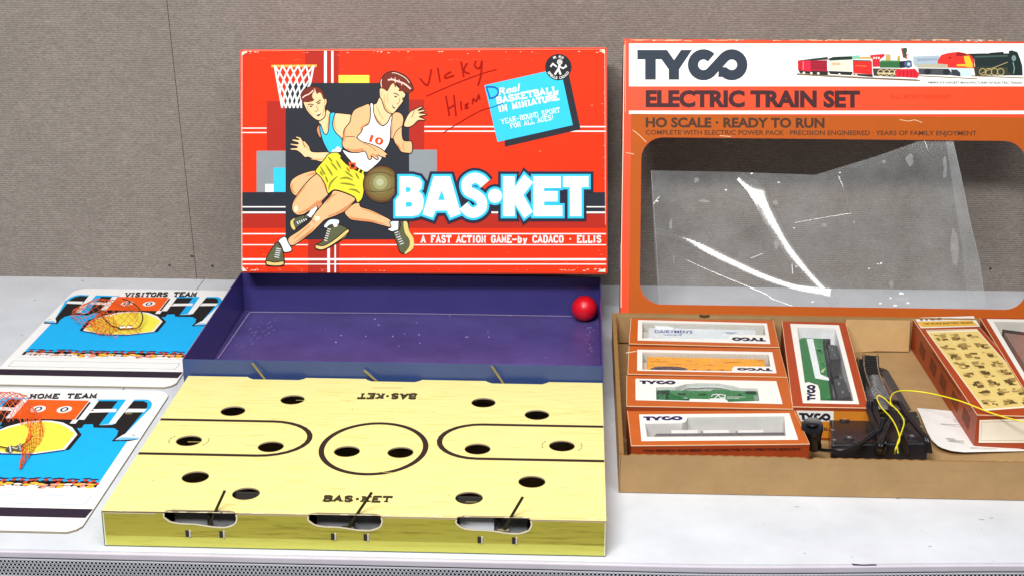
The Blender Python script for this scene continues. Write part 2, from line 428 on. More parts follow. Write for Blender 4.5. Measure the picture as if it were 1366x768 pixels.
# perforated steel strip, every hole punched through
def perforated():
    v = []; f = []; mi = []
    px_, pz = 0.00405, 0.00355; rows = 5; y0 = EY-0.006; th = 0.0008; zt = -0.0080; hole = 0.00145; n = 8
    tilt = 0.10
    def pt(x, z, d): return (x, y0+bow(x)+d, z)
    for r in range(rows):
        zc = zt-pz*(r+.5)-0.001
        nx = int((0.86+0.80)/px_)
        for i in range(nx):
            xc = -0.80+px_*(i+(0.5 if r % 2 else 0))
            k = len(v)
            sq = []
            for a in range(n):
                an = 2*math.pi*(a+.5)/n; c_, s_ = math.cos(an), math.sin(an); m_ = max(abs(c_), abs(s_))
                sq.append((xc+c_/m_*px_/2, zc+s_/m_*pz/2))
            ci = [(xc+hole*math.cos(2*math.pi*(a+.5)/n), zc+hole*math.sin(2*math.pi*(a+.5)/n)) for a in range(n)]
            v += [pt(x, z, 0) for x, z in sq]+[pt(x, z, 0) for x, z in ci]+[pt(x, z, th) for x, z in ci]
            for a in range(n):
                b_ = (a+1) % n
                f.append([k+a, k+b_, k+n+b_, k+n+a]); f.append([k+n+a, k+n+b_, k+2*n+b_, k+2*n+a]); mi += [0, 1]
    zb = zt-pz*rows-0.001
    k = len(v)   # plain borders above and below the field of holes
    for za, zb_ in ((zt+.0006, zt-.001), (zb, zb-.0014)):
        xs = [-2.3, -.8, .1]+[.1+.035*q for q in range(1, 13)]+[.9, 2.4]
        for x in xs: v += [pt(x, za, 0), pt(x, zb_, 0)]
        for q in range(len(xs)-1): f.append([k+2*q, k+2*q+1, k+2*q+3, k+2*q+2]); mi.append(0)
        k += 2*len(xs)
    # rolled lower lip
    prev = None
    for j in range(6):
        a = math.pi/2*j/5; yy = y0+.004*(1-math.cos(a)); zz = zb-.0014-.004*math.sin(a)
        xs = [-2.3, -.8, .1]+[.1+.035*q for q in range(1, 13)]+[.9, 2.4]; n2 = len(xs)
        v += [(x, yy+bow(x), zz) for x in xs]
        if j:
            for q in range(n2-1): f.append([k-n2+q, k-n2+q+1, k+q+1, k+q]); mi.append(0)
        k += n2
    o = link('perforated_strip', v, f, [mat((226, 229, 240), rough=0.38, metal=0.1, noise=0.05), mat((90, 92, 98), rough=0.6)], table, midx=mi)
    return o
perforated()
MB().box(-2.3, 2.4, EY+.022, EY+.026, -0.75, -0.031).build('apron', mat((74, 76, 80), rough=0.7), table)
front_bar('hole_shade_sheet', EY-.0040, EY-.0008, -0.0300, -0.0078, mat((24, 26, 30), rough=0.9))  # dark sheet stands for the shade behind the punched holes
for x in (-2.2, 2.3):
    for y in (1.45, 2.13): MB().tube([(x, y, -0.75), (x, y, -0.03)], 0.02, 12).build('leg', mat((120, 122, 126), metal=0.7, rough=0.4), table)
# stains and scratches on the laminate
sc = Art(*zmap(0.0), base=0.00015)
for x, y, l in ((1060, 675, 6), (1238, 728, 5), (1306, 692, 7), (1135, 742, 2), (1072, 737, 3), (28, 446, 3), (108, 374, 4), (1195, 664, 6), (1320, 690, 5), (45, 400, 3)):
    sc.line([(x, y), (x+l*.6, y+.6), (x+l, y+.2)], 0.8, mat((150, 150, 158)), 0)
random.seed(77)
for k in range(70):
    x, y = random.uniform(0, 1366), random.choice([random.uniform(376, 400), random.uniform(662, 748)])
    sc.poly(circ(x, y, random.uniform(.3, .8), random.uniform(.2, .45), n=5), mat((132, 130, 132)) if k % 3 else mat((176, 178, 186)), .3)
sc.poly([(1136, 751), (1150, 752.6), (1168, 752), (1170, 753.6), (1150, 754), (1138, 753.4)], mat((62, 40, 80)), 1)
sc.build('scuff_marks', table)['kind'] = 'stuff'

# ------------------------------------------------------------------ the basketball game's lid, with its printed front
CHIP = mat((176, 158, 132), rough=0.85, bump=0.3)
OFFW = mat((236, 226, 205), rough=0.8)
_a, _b, _c = at(322, 363, Y=2.019), at(808.5, 364.5, Y=2.019), at(320, 68, Y=2.120)
f_l, n_l = plane_map(_a, (_b-_a).cross(_c-_a))
lid = thing('leaning_game_box', 'orange-red game box lid with two basketball players, leaning on the wall behind the purple tray', 'box lid', (-0.22, 2.06, 0.06))
RED = mat((228, 50, 9), rough=0.52, noise=0.08, nscale=14, bump=0.06, bscale=90, spec=0.10)
corner = [(321, 67.5), (808.5, 64.5), (809, 364.5), (323, 362.5)]
def jag(pts, n, amp):
    out = []
    for i in range(len(pts)):
        a = Vector(pts[i]); b = Vector(pts[(i+1) % len(pts)])
        for k in range(n):
            t = k/n; p = a.lerp(b, t); q = (b-a).normalized()
            o = 0 if k == 0 else random.uniform(-amp, amp)
            out.append((p.x-q.y*o, p.y+q.x*o))
    return out
sheet('front_panel', [jag(corner, 16, 0.35)], f_l, n_l, 0.0014, [RED, CHIP], lid)
LD = 0.054
def side_wall(nm, a, b, fm, n, depth, m, par, inset=0.0):
    A = fm(*a)-n*0.0015; B = fm(*b)-n*0.0015; back = -n*depth
    ins = (fm(*a)-fm(*b)).normalized().cross(n)*0.0014
    mb = MB(); mb.hexa([A, B, B+back, A+back], [A+ins, B+ins, B+back+ins, A+back+ins])
    return mb.build(nm, m, par, bevel=0.0003)
for a, b in ((0, 1), (1, 2), (2, 3), (3, 0)):
    side_wall('side_panel', corner[a], corner[b], f_l, n_l, LD, mat((224, 60, 24), rough=0.4), lid)

a = Art(f_l, n_l)
DR = (176, 38, 24); BK = (40, 43, 52); GR = (140, 148, 154); CY = (52, 200, 246); W = (236, 236, 234); SK = (236, 186, 134); SK2 = (212, 142, 92)
a.rect(406.9, 67.5, 451.7, 111, DR, 0); a.rect(432.3, 67.8, 436, 111, W, 1); a.rect(441.9, 67.8, 444.9, 111, W, 1)
a.rect(451.7, 100.6, 492.7, 111, (250, 226, 80), 0)
a.rect(355.8, 135, 381, 201, DR, 0); a.rect(342.3, 201.5, 381.2, 256.5, GR, 0)
a.rect(365, 224, 381.2, 256.4, CY, 1); a.rect(353.8, 245.7, 365, 256.4, W, 1)
a.rect(545.8, 133, 566, 200, DR, 0); a.rect(545.8, 200, 582.8, 256.5, GR, 0)
a.rect(323, 256.6, 808, 285.4, BK, 0); a.rect(323, 285.6, 808, 304.2, DR, 0)
a.rect(410.8, 319.5, 452.5, 363.4, DR, 0)
for x0, x1 in ((323, 381), (655.5, 665), (782, 808)):
    if x0 != 655.5: a.rect(x0, 275.4, x1, 277, W, 1)
    a.rect(x0, 282.4, x1, 284.8, W, 1)
for x0, x1 in ((323, 381), (552, 808.3)): a.rect(x0, 311.2, x1, 312.8, W, 1)
for x0, x1 in ((323, 411), (454, 530), (552, 808.3)): a.rect(x0, 326.0, x1, 327.4, W, 1)
a.rect(323, 344.6, 808.5, 347.4, W, 1); a.rect(323, 351.6, 808.5, 353.1, W, 1)
a.rect(436.6, 328, 440.2, 363.4, W, 2); a.rect(446.2, 326.5, 448.2, 363.4, W, 2)
for y in (171.3, 177.2): a.rect(322, y-.7, 355.8, y+.7, W, 1)
for y in (169.4, 175.4): a.rect(566, y-.9, 808.3, y+.9, W, 1)
a.rect(381, 111, 545.8, 319.6, BK, 1.4)
# hoop and net
a.line([(362, 88.6), (422.5, 88.2)], 3.4, (248, 176, 70), 3)
def nn(r, u):
    v_ = r/6.0; xl = 366.5+v_*(376.5-366.5); xr = 418.5+v_*(402-418.5); return (xl+(xr-xl)*u, 88+v_*56.5)
for r in range(6):
    for i in range(6):
        u = (i+(0.5 if r % 2 else 0))/5
        for du in (-.1, .1):
            u2 = u+du
            if -0.01 <= u <= 1.01 and -0.01 <= u2 <= 1.01 and not (r >= 3 and nn(r+1, u2)[0] > 404): a.line([nn(r, u), nn(r+1, u2)], 2.2, W, 3.4)
a.line([nn(0, 0), nn(6, 0)], 2.6, W, 3.4); a.line([nn(0, 1), (414, 111), (411, 117)], 2.6, W, 3.4)

P1 = lambda p: Z(350, 80, 9.6, p); P2 = lambda p: Z(450, 80, 9.6, p); P3 = lambda p: Z(350, 150, 9.6, p); P4 = lambda p: Z(450, 150, 9.6, p)
B2 = lambda p: Z(310, 200, 4.267, p)
DK = (44, 26, 24); HAIR = (116, 44, 30); CR = (242, 208, 158)
# player behind
a.shape(B2([(470, 118), (400, 135), (345, 165), (328, 200), (335, 238), (360, 262), (400, 250), (440, 190), (475, 140)]), SK, 4)
a.shape(B2([(470, 318), (482, 300), (500, 288), (512, 300), (508, 322), (470, 350), (450, 372), (425, 368)]), SK2, 4)
a.shape(B2([(445, 340), (470, 320), (486, 330), (472, 356), (452, 384), (425, 392), (412, 376), (432, 362)]), (226, 240, 248), 5)
a.shape(B2([(332, 412), (345, 392), (385, 378), (412, 372), (440, 388), (420, 405), (375, 438), (352, 456), (336, 440)]), (84, 92, 72), 5)
a.poly(B2([(331, 412), (343, 396), (356, 392), (346, 412), (358, 448), (350, 456), (336, 440)]), (226, 200, 120), 6, 4)
for k in range(5): a.line(B2([(368+k*12, 408-k*4), (376+k*12, 424-k*6)]), 1.2, W, 6.5)
a.shape(P3([(425, 312), (455, 312), (490, 325), (520, 368), (545, 372), (600, 440), (625, 500), (700, 512), (870, 518), (800, 630), (700, 622), (590, 575), (545, 580), (500, 535), (440, 492), (365, 485), (362, 462), (440, 455), (440, 440), (362, 420), (360, 400), (450, 408), (455, 390), (385, 368), (388, 345), (455, 352), (470, 345), (428, 328)]), CR, 4, smooth=3)
a.line(P3([(520, 370), (525, 410), (550, 450)]), 0.8, DK, 5, smooth=4)
a.shape(P3([(738, 158), (700, 196), (698, 250), (730, 320), (752, 325), (745, 220)]), SK2, 4)
a.shape(P3([(905, 30), (960, 12), (1050, 20), (1130, 30), (1160, 60), (1120, 150), (1060, 220), (1040, 350), (960, 300), (905, 200)]), CR, 4)
a.shape(P1([(720, 760), (800, 700), (826, 640), (880, 690), (900, 800), (840, 965), (800, 965), (760, 900)]), CR, 4.4)
a.shape(P3([(870, 15), (932, 8), (908, 90), (903, 180), (940, 262), (1020, 345), (1028, 450), (1015, 490), (880, 535), (800, 425), (762, 330), (738, 220), (742, 155), (762, 200), (785, 262), (820, 288), (845, 240), (858, 100)]), CY, 5, smooth=3)
a.poly(P3([(1010, 470), (980, 440), (950, 445), (930, 480), (900, 478), (880, 530), (1005, 505)]), (232, 246, 255), 5.8)
a.shape(P1([(508, 480), (528, 560), (565, 645), (618, 712), (680, 765), (735, 780), (790, 745), (812, 690), (806, 610), (828, 550), (818, 498), (790, 500), (770, 420), (700, 385), (600, 400), (540, 430)]), CR, 6)
a.poly(P1([(488, 460), (525, 392), (590, 352), (660, 343), (735, 362), (785, 420), (800, 495), (778, 500), (762, 452), (735, 420), (700, 440), (680, 402), (648, 430), (640, 480), (664, 520), (600, 545), (540, 545), (522, 558), (505, 530)]), HAIR, 7, 3)
a.line(P1([(488, 460), (525, 392), (590, 352), (660, 343), (735, 362), (785, 420), (800, 495)]), 0.9, DK, 7.5, smooth=4)
a.line(P1([(515, 490), (550, 462), (600, 440), (655, 392)]), 1.5, (246, 214, 200), 7.8, smooth=3); a.line(P1([(670, 370), (676, 405)]), 1.0, (246, 214, 200), 7.8)
a.line(P1([(582, 578), (620, 570), (660, 584)]), 1.2, DK, 7, smooth=3); a.line(P1([(605, 600), (640, 596)]), 1.8, (90, 80, 50), 7)
a.line(P1([(690, 552), (725, 530), (752, 515)]), 1.2, DK, 7, smooth=3); a.line(P1([(705, 565), (745, 550)]), 1.8, (90, 80, 50), 7)
a.line(P1([(690, 590), (712, 640), (690, 664), (672, 655)]), 0.8, (150, 110, 60), 7, smooth=3)
a.poly(P1([(682, 702), (715, 700), (752, 680), (742, 712), (712, 726)]), (40, 20, 20), 7); a.line(P1([(690, 704), (742, 690)]), 0.9, W, 7.4)
a.line(P1([(795, 505), (805, 540), (795, 565)]), 0.7, (150, 100, 60), 7)
# raised hand at the right
a.shape(P4([(850, 170), (880, 80), (930, 0), (1000, -40), (1080, -75), (1092, -60), (1030, -20), (1110, -34), (1120, -12), (1045, 12), (1130, 20), (1140, 36), (1050, 58), (1122, 90), (1118, 106), (1040, 105), (980, 160), (930, 190), (880, 192)]), CR, 4, smooth=3)
a.line(P4([(990, -20), (965, 40), (950, 70)]), 0.8, DK, 5, smooth=3)
# player in front: shirt, legs, shorts
a.shape(P4([(420, -105), (458, -105), (468, 0), (500, 100), (575, 175), (632, 140), (670, 60), (690, 22), (710, 30), (695, 110), (684, 200), (672, 380), (612, 490), (560, 610), (480, 690), (385, 765), (300, 740), (180, 640), (60, 480), (200, 520), (320, 400), (250, 320), (330, 190), (400, 130), (425, 50)]), (244, 246, 250), 5.2, smooth=3)
a.text('10', P4([(405, 372)])[0], P4([(575, 428)])[0], 9.0, (232, 74, 24), 6, bold=0.04)
a.shape(B2([(640, 350), (690, 308), (722, 303), (732, 325), (790, 343), (850, 372), (902, 402), (905, 440), (860, 432), (780, 412), (690, 402), (655, 382)]), SK, 4)
a.shape(B2([(545, 245), (540, 262), (480, 312), (420, 360), (375, 372), (345, 352), (340, 318), (360, 270), (420, 190), (478, 138), (505, 140), (530, 190)]), SK, 5.4)
a.poly(B2([(352, 330), (368, 318), (372, 345), (358, 352)]), (255, 236, 206), 6.2, 3)
a.shape(B2([(580, 232), (640, 246), (697, 274), (690, 300), (640, 350), (590, 375), (530, 398), (500, 425), (440, 482), (342, 546), (318, 505), (380, 460), (440, 410), (470, 362), (530, 292), (560, 258)]), SK, 6)
a.poly(B2([(468, 385), (492, 378), (498, 396), (478, 405)]), (255, 236, 206), 6.8, 3); a.line(B2([(455, 372), (452, 400), (470, 412)]), 0.9, (190, 110, 60), 6.8, smooth=3)
a.line(B2([(440, 430), (400, 465), (350, 508)]), 1.4, SK2, 6.7, smooth=3); a.line(B2([(545, 380), (600, 358), (650, 325)]), 2.2, SK2, 6.7, smooth=3); a.line(B2([(380, 362), (430, 338), (490, 290)]), 2.0, SK2, 6.1, smooth=3)
sh = B2([(595, 15), (625, 42), (680, 95), (745, 125), (752, 190), (742, 272), (712, 302), (696, 270), (640, 243), (580, 228), (545, 250), (530, 200), (505, 158), (474, 128), (482, 105), (520, 60), (548, 25)])
a.shape(sh, (236, 224, 58), 6.9, smooth=3)
for q in (((500, 95), (520, 130), (530, 145)), ((530, 85), (560, 130), (570, 150)), ((560, 70), (600, 120)), ((590, 60), (620, 110)), ((600, 150), (560, 190), (548, 230)), ((610, 165), (650, 160), (690, 175)), ((610, 190), (660, 195), (700, 205)), ((640, 120), (690, 160)), ((660, 225), (700, 230), (730, 250)), ((530, 150), (545, 190)), ((650, 100), (668, 128)), ((700, 130), (722, 170)), ((545, 40), (570, 70)), ((498, 120), (515, 150))):
    a.line(B2(q), lambda t: 0.6+2.2*math.sin(math.pi*min(t, 1)), (140, 138, 40), 7.8, smooth=3)
a.line(B2([(620, 38), (650, 72), (690, 100), (742, 128)]), 5.0, (36, 32, 34), 8.2, smooth=3)
for q in (((618, 70), (640, 48)), ((652, 92), (668, 72)), ((716, 128), (728, 106)), ((738, 140), (748, 116))): a.line(B2(q), 2.0, (236, 224, 58), 8.6)
a.line(B2([(668, 76), (698, 78), (702, 106), (672, 108)]), 2.2, (232, 90, 30), 8.9, closed=True)
# front player's arms, neck and head
a.shape(P4([(412, -100), (330, -82), (220, -30), (178, 50), (160, 130), (92, 220), (76, 310), (62, 420), (110, 480), (190, 513), (270, 520), (345, 500), (380, 545), (398, 600), (436, 600), (440, 562), (500, 607), (528, 592), (505, 552), (600, 582), (632, 580), (620, 556), (650, 545), (600, 500), (560, 468), (480, 428), (400, 400), (320, 380), (270, 345), (252, 320), (310, 250), (335, 190), (400, 150), (425, 40)]), SK, 8, smooth=3)
a.line(P4([(80, 322), (150, 312), (230, 318)]), 0.8, DK, 8.8, smooth=3); a.line(P4([(340, 400), (430, 440), (500, 500)]), 0.7, (150, 90, 50), 8.8, smooth=3); a.line(P4([(120, 470), (220, 490), (330, 470)]), 1.8, SK2, 8.7, smooth=3)
a.shape(P4([(708, 25), (760, -2), (820, 20), (850, 80), (842, 150), (830, 210), (832, 300), (850, 360), (900, 370), (950, 375), (964, 450), (950, 520), (900, 525), (820, 510), (788, 460), (740, 400), (716, 340), (684, 330), (684, 200), (700, 100)]), SK, 8, smooth=3)
a.line(P4([(845, 170), (760, 240), (716, 330)]), 0.9, DK, 8.8, smooth=3)
a.shape(P2([(548, 470), (500, 560), (462, 578), (470, 690), (510, 790), (575, 845), (640, 810), (680, 730), (700, 690), (660, 680), (610, 620), (590, 560)]), CR, 8.4, smooth=3)
a.shape(P2([(600, 370), (640, 395), (680, 330), (720, 300), (800, 370), (875, 440), (852, 500), (842, 540), (795, 600), (752, 655), (712, 692), (660, 682), (612, 640), (590, 580), (562, 500), (545, 480), (540, 380), (570, 362)]), CR, 9, smooth=3)
a.poly(P2([(556, 360), (548, 290), (580, 220), (640, 168), (720, 153), (800, 172), (880, 216), (940, 288), (972, 370), (960, 400), (920, 428), (870, 420), (850, 400), (825, 405), (785, 400), (800, 350), (760, 320), (742, 362), (720, 300), (680, 330), (645, 405), (600, 380)]), HAIR, 10, 3)
a.line(P2([(552, 360), (546, 290), (580, 218), (640, 166), (720, 150), (800, 170), (882, 214), (942, 286), (974, 370), (955, 405)]), 1.1, DK, 10.4, smooth=4)
a.line(P2([(648, 262), (700, 255), (750, 270), (810, 290), (860, 310), (905, 345), (940, 375)]), 2.0, (248, 210, 196), 10.6, smooth=3)
for q in (((700, 255), (690, 232)), ((745, 270), (740, 228)), ((800, 286), (790, 255)), ((745, 275), (740, 300)), ((830, 300), (822, 330))): a.line(P2(q), 0.9, (248, 210, 196), 10.6)
a.line(P2([(566, 250), (560, 300), (568, 355)]), 0.9, (248, 230, 216), 10.7); a.line(P2([(700, 170), (760, 176), (870, 232), (925, 300)]), 0.8, (248, 230, 216), 10.7, smooth=3)
a.line(P2([(722, 432), (760, 440), (790, 462)]), 1.2, DK, 10, smooth=3); a.line(P2([(732, 472), (765, 478)]), 1.8, (80, 76, 50), 10); a.line(P2([(835, 488), (858, 498)]), 1.5, DK, 10); a.line(P2([(828, 508), (846, 512)]), 1.6, (80, 76, 50), 10)
a.line(P2([(800, 490), (795, 540), (770, 570), (760, 560)]), 0.8, (150, 110, 60), 10, smooth=3)
a.poly(P2([(702, 572), (725, 600), (745, 612), (730, 632), (708, 612)]), (50, 20, 20), 10); a.line(P2([(712, 590), (735, 610)]), 0.8, W, 10.4)
# print shading on the figures
def sh_(q, w_, L, c_=SK2, f_=B2): a.line(f_(q), lambda t: .3+w_*math.sin(math.pi*min(1, t)), c_, L, smooth=4)
for q, w_, L in (([(345, 190), (338, 225), (362, 252)], 2.2, 4.6), ([(420, 150), (460, 135), (470, 140)], 1.8, 4.6), ([(505, 160), (525, 200), (538, 240)], 2.4, 6.15), ([(400, 355), (455, 330), (530, 268)], 3.0, 6.15), ([(352, 300), (380, 250), (430, 195)], 1.6, 6.15),
                 ([(690, 292), (640, 340), (590, 368)], 3.2, 6.9), ([(600, 245), (560, 270), (530, 310)], 2.0, 6.9), ([(470, 440), (420, 485), (350, 532)], 2.8, 6.9), ([(660, 378), (700, 394), (790, 405), (880, 428)], 3.0, 4.6), ([(730, 335), (790, 352), (850, 380)], 1.4, 4.6)): sh_(q, w_, L)
for q, w_, L in (([(100, 230), (90, 300), (82, 400)], 2.2, 8.75), ([(300, 240), (320, 190), (400, 140)], 2.4, 8.75), ([(200, 500), (280, 505), (340, 480)], 2.2, 8.75), ([(420, 570), (450, 540), (500, 560), (540, 530)], 1.4, 8.75), ([(700, 110), (696, 220), (700, 320)], 2.0, 8.75), ([(740, 390), (790, 440), (815, 500)], 2.0, 8.75), ([(850, 375), (840, 430), (870, 500)], 1.2, 8.75), ([(480, 30), (520, 110), (580, 160)], 1.6, 8.75)): sh_(q, w_, L, SK2, P4)
for q, w_, L in (([(605, 440), (602, 560), (640, 640), (700, 680)], 2.2, 9.7), ([(650, 420), (640, 500), (660, 560)], 1.0, 9.7), ([(560, 400), (572, 440), (560, 470)], 1.0, 9.7), ([(500, 590), (540, 680), (590, 770)], 1.6, 8.8)): sh_(q, w_, L, (222, 172, 112), P2)
for q, w_, L in (([(560, 560), (590, 640), (650, 720)], 1.4, 6.7), ([(800, 560), (790, 640), (770, 730)], 1.4, 6.7), ([(830, 700), (850, 780), (820, 900)], 1.6, 4.9)): sh_(q, w_, L, (222, 172, 112), P1)
for q, w_, L in (([(520, 380), (560, 440), (600, 500)], 1.2, 4.8), ([(620, 600), (700, 605), (790, 600)], 1.6, 4.8), ([(930, 60), (920, 160), (960, 250)], 1.6, 4.8)): sh_(q, w_, L, (222, 172, 112), P3)
# basketball
for r_, c_, dx, L in ((25.4, DK, 0, 9), (24.4, (98, 62, 38), 0, 9.3), (22.3, (112, 88, 46), -1, 9.6), (19.5, (122, 104, 56), -2, 9.9), (14.5, (132, 122, 74), -3, 10.2), (9.5, (156, 158, 108), -3.5, 10.5), (5, (182, 186, 146), -4, 10.8)):
    a.poly(circ(509.4+dx*.6, 246.2+dx*.7, r_, n=36), c_, L)
a.line(B2([(752, 155), (800, 134), (860, 132), (935, 160), (945, 185), (920, 215), (860, 238), (790, 238), (758, 228)]), 0.9, (78, 62, 34), 11.2, smooth=5)
a.line(B2([(790, 285), (850, 300), (900, 282), (940, 240), (955, 200)]), 0.9, (78, 62, 34), 11.2, smooth=5)
# shoes and socks
OL = (92, 96, 66); SO = (232, 204, 124)
a.shape(B2([(262, 518), (300, 494), (320, 530), (340, 572), (298, 584), (280, 556)]), (232, 242, 250), 7)
a.shape(B2([(242, 538), (264, 526), (284, 560), (292, 600), (290, 655), (198, 655), (194, 622), (208, 590)]), OL, 7.4)
a.shape(B2([(196, 632), (240, 640), (290, 634), (293, 650), (285, 660), (205, 660), (194, 650)]), SO, 8)
a.line(B2([(262, 555), (250, 605)]), 2.6, (96, 92, 116), 8.2)
for k in range(5): a.line(B2([(250-k*2.5, 560+k*12), (277-k*2.5, 566+k*12)]), 1.0, W, 8.5)
a.shape(B2([(520, 432), (555, 396), (606, 398), (604, 425), (560, 438), (535, 446)]), (220, 236, 246), 7)
a.shape(B2([(545, 436), (600, 425), (640, 438), (664, 458), (658, 474), (600, 522), (520, 567), (478, 562), (474, 542), (520, 512)]), OL, 7.4)
a.shape(B2([(474, 542), (520, 546), (580, 512), (655, 452), (668, 464), (640, 500), (570, 545), (520, 568), (480, 566)]), SO, 8)
a.poly(B2([(572, 424), (590, 414), (602, 424), (596, 438), (580, 440)]), W, 8.3)
for k in range(6): a.line(B2([(542-k*4, 448+k*13), (560-k*4, 454+k*13)]), 1.0, W, 8.4)
a.shape(B2([(898, 410), (950, 402), (952, 450), (912, 466), (882, 450), (904, 440)]), (232, 242, 250), 7)
a.shape(B2([(950, 408), (985, 408), (1000, 465), (1026, 508), (1022, 560), (990, 590), (955, 582), (940, 542), (918, 470), (945, 455)]), OL, 7.4)
a.poly(B2([(975, 408), (995, 412), (1006, 462), (1031, 505), (1029, 560), (988, 592), (982, 586), (1008, 550), (1008, 510), (982, 470)]), SO, 8, 3)
a.line(B2([(938, 466), (965, 535)]), 1.8, (96, 92, 116), 8.2)
for k in range(6): a.line(B2([(924+k*6, 474+k*13), (946+k*6, 466+k*13)]), 1.0, W, 8.5)
# title
B8 = lambda p: Z(515, 215, 4.71, p)
LET = [[(60, 347), (60, 250), (85, 215), (85, 97), (165, 97), (208, 108), (228, 135), (224, 172), (206, 192), (228, 212), (238, 250), (232, 300), (205, 338), (165, 347)],
       [(300, 97), (403, 97), (470, 332), (405, 357), (382, 312), (312, 312), (292, 357), (230, 335)],
       [(735, 97), (808, 97), (808, 165), (868, 85), (924, 135), (862, 215), (922, 320), (868, 360), (808, 270), (808, 347), (735, 347)],
       [(925, 97), (1098, 97), (1098, 170), (993, 170), (993, 190), (1078, 190), (1078, 255), (993, 255), (993, 280), (1108, 280), (1108, 347), (925, 347)],
       [(1112, 97), (1272, 97), (1272, 165), (1228, 165), (1228, 347), (1155, 347), (1155, 165), (1112, 165)]]
Sp = spline([(x, y, 0) for x, y in [(622, 146), (592, 116), (548, 108), (508, 138), (515, 188), (560, 212), (598, 245), (600, 295), (560, 324), (520, 318), (486, 282)]], 6)
Sp = B8([(p.x, p.y) for p in Sp])
for i, (c_, wd, L) in enumerate((((36, 40, 62), 62, 11.6), (CY, 28, 12.6))):
    for lt in LET:
        q = B8(lt); a.poly(q, c_, L); a.line(q, wd/4.71, c_, L+.1, closed=True)
    a.line(Sp, (64+wd)/4.71, c_, L+.2, round_=False); a.poly(circ(*B8([(685, 220)])[0], (44+wd/2)/4.71), c_, L+.85)
for k, lt in enumerate(LET): a.poly(B8(lt), W, 13.6)
a.line(Sp, 64/4.71, W, 13.7); a.poly(circ(*B8([(685, 220)])[0], 44/4.71), W, 14.4)
a.poly(B8([(125, 165), (148, 165), (157, 180), (148, 195), (125, 195)]), CY, 14.6); a.poly(B8([(125, 258), (155, 258), (168, 273), (155, 288), (125, 288)]), CY, 14.6); a.poly(B8([(328, 245), (350, 185), (370, 245)]), CY, 14.6)
a.text('A FAST ACTION GAME_by CADACO . ELLIS', (562.2, 323.6), (801.3, 323.4), 8.8, W, 2, serif=True, sw=0.235, gap=1.9)
# card and badge
C3 = lambda p: Z(550, 50, 4.8, p)
a.poly(C3([(590, 668), (1000, 230), (1078, 590), (593, 702)]), BK, 2)
a.poly(C3([(590, 668), (950, 240), (1000, 225), (1078, 590), (593, 702)]), BK, 2.05)
a.poly(C3([(462, 308), (948, 198), (1028, 563), (546, 671)]), CY, 3)
a.text('Real', *C3([(552, 372), (684, 344)]), 9.2, W, 4, bold=0.02, shear=0.35)
a.text('BASKETBALL', *C3([(545, 424), (930, 350)]), 7.6, W, 4, serif=True, sw=0.30)
a.text('IN MINIATURE', *C3([(556, 478), (936, 398)]), 7.2, W, 4, serif=True, sw=0.34)
a.text('YEAR-ROUND SPORT', *C3([(574, 556), (946, 480)]), 6.2, W, 4, serif=True, sw=0.17)
a.text('FOR ALL AGES!', *C3([(632, 584), (906, 526)]), 6.2, W, 4, serif=True, sw=0.17)
bc = C3([(935, 192)])[0]
a.poly(circ(bc[0], bc[1], 17.6, n=40), (36, 38, 44), 5); 
a.line(C3([(945, 172), (935, 205), (912, 240)]), 2.6, W, 6); a.line(C3([(937, 205), (950, 240)]), 2.6, W, 6); a.line(C3([(925, 190), (900, 170), (885, 190)]), 2.0, W, 6); a.line(C3([(945, 190), (965, 200), (985, 188), (980, 178)]), 2.0, W, 6)
a.poly(circ(*C3([(944, 160)])[0], 3.6, n=14), W, 6); a.line(circ(*C3([(944, 160)])[0], 2.0, n=14), 0.7, (36, 38, 44), 6.8, closed=True)
for txt, a0, a1, out in (('MR. FUN', -118, -62, 1), ('SPELLS CADACO', 155, 25, -1)):
    for i, ch in enumerate(txt):
        if ch == ' ': continue
        an = math.radians(a0+(a1-a0)*(i+.5)/len(txt)); R_ = 14.6 if out == 1 else 16.4
        tx = Vector((-math.sin(an), math.cos(an)))*out; pc = Vector(bc)+Vector((math.cos(an), math.sin(an)))*(12.2 if out == 1 else 16.0)
        a.text(ch, pc-tx*1.25, pc+tx*1.25, 3.2, W, 6, bold=0.03) if ch != '.' else None
# pencilled name
PN = mat((156, 22, 12), rough=0.6, spec=.05); BL = mat((16, 84, 180), rough=0.5, spec=.1)
for q in (((50, 265), (98, 308), (122, 205)), ((163, 195), (178, 288)), ((250, 222), (215, 240), (212, 262), (268, 245)), ((312, 155), (330, 255)), ((352, 165), (330, 215), (368, 235)), ((408, 150), (400, 185), (430, 200), (446, 150)), ((446, 150), (440, 240), (420, 310)), ((215, 375), (238, 505)), ((266, 370), (280, 505)), ((228, 460), (276, 430)), ((310, 410), (316, 468)), ((335, 440), (355, 425), (340, 455), (362, 448)), ((385, 430), (390, 395), (410, 410), (425, 370), (432, 400))):
    a.line(C3(q), 2.3, PN, 6.9, smooth=3)
a.line(C3([(90, 378), (270, 300), (440, 235), (540, 207)]), 1.2, PN, 6.9, smooth=3); a.line(C3([(195, 615), (330, 530), (440, 470), (500, 452)]), 1.2, PN, 6.9, smooth=3)
a.line(C3([(500, 452), (545, 438), (580, 420)]), 1.0, BL, 7.6, smooth=3)
a.line(C3([(474, 318), (488, 360), (498, 395)]), 2.0, BL, 7.6); a.line(C3([(474, 318), (530, 322), (552, 350), (535, 380), (498, 393)]), 2.0, BL, 7.7, smooth=4)
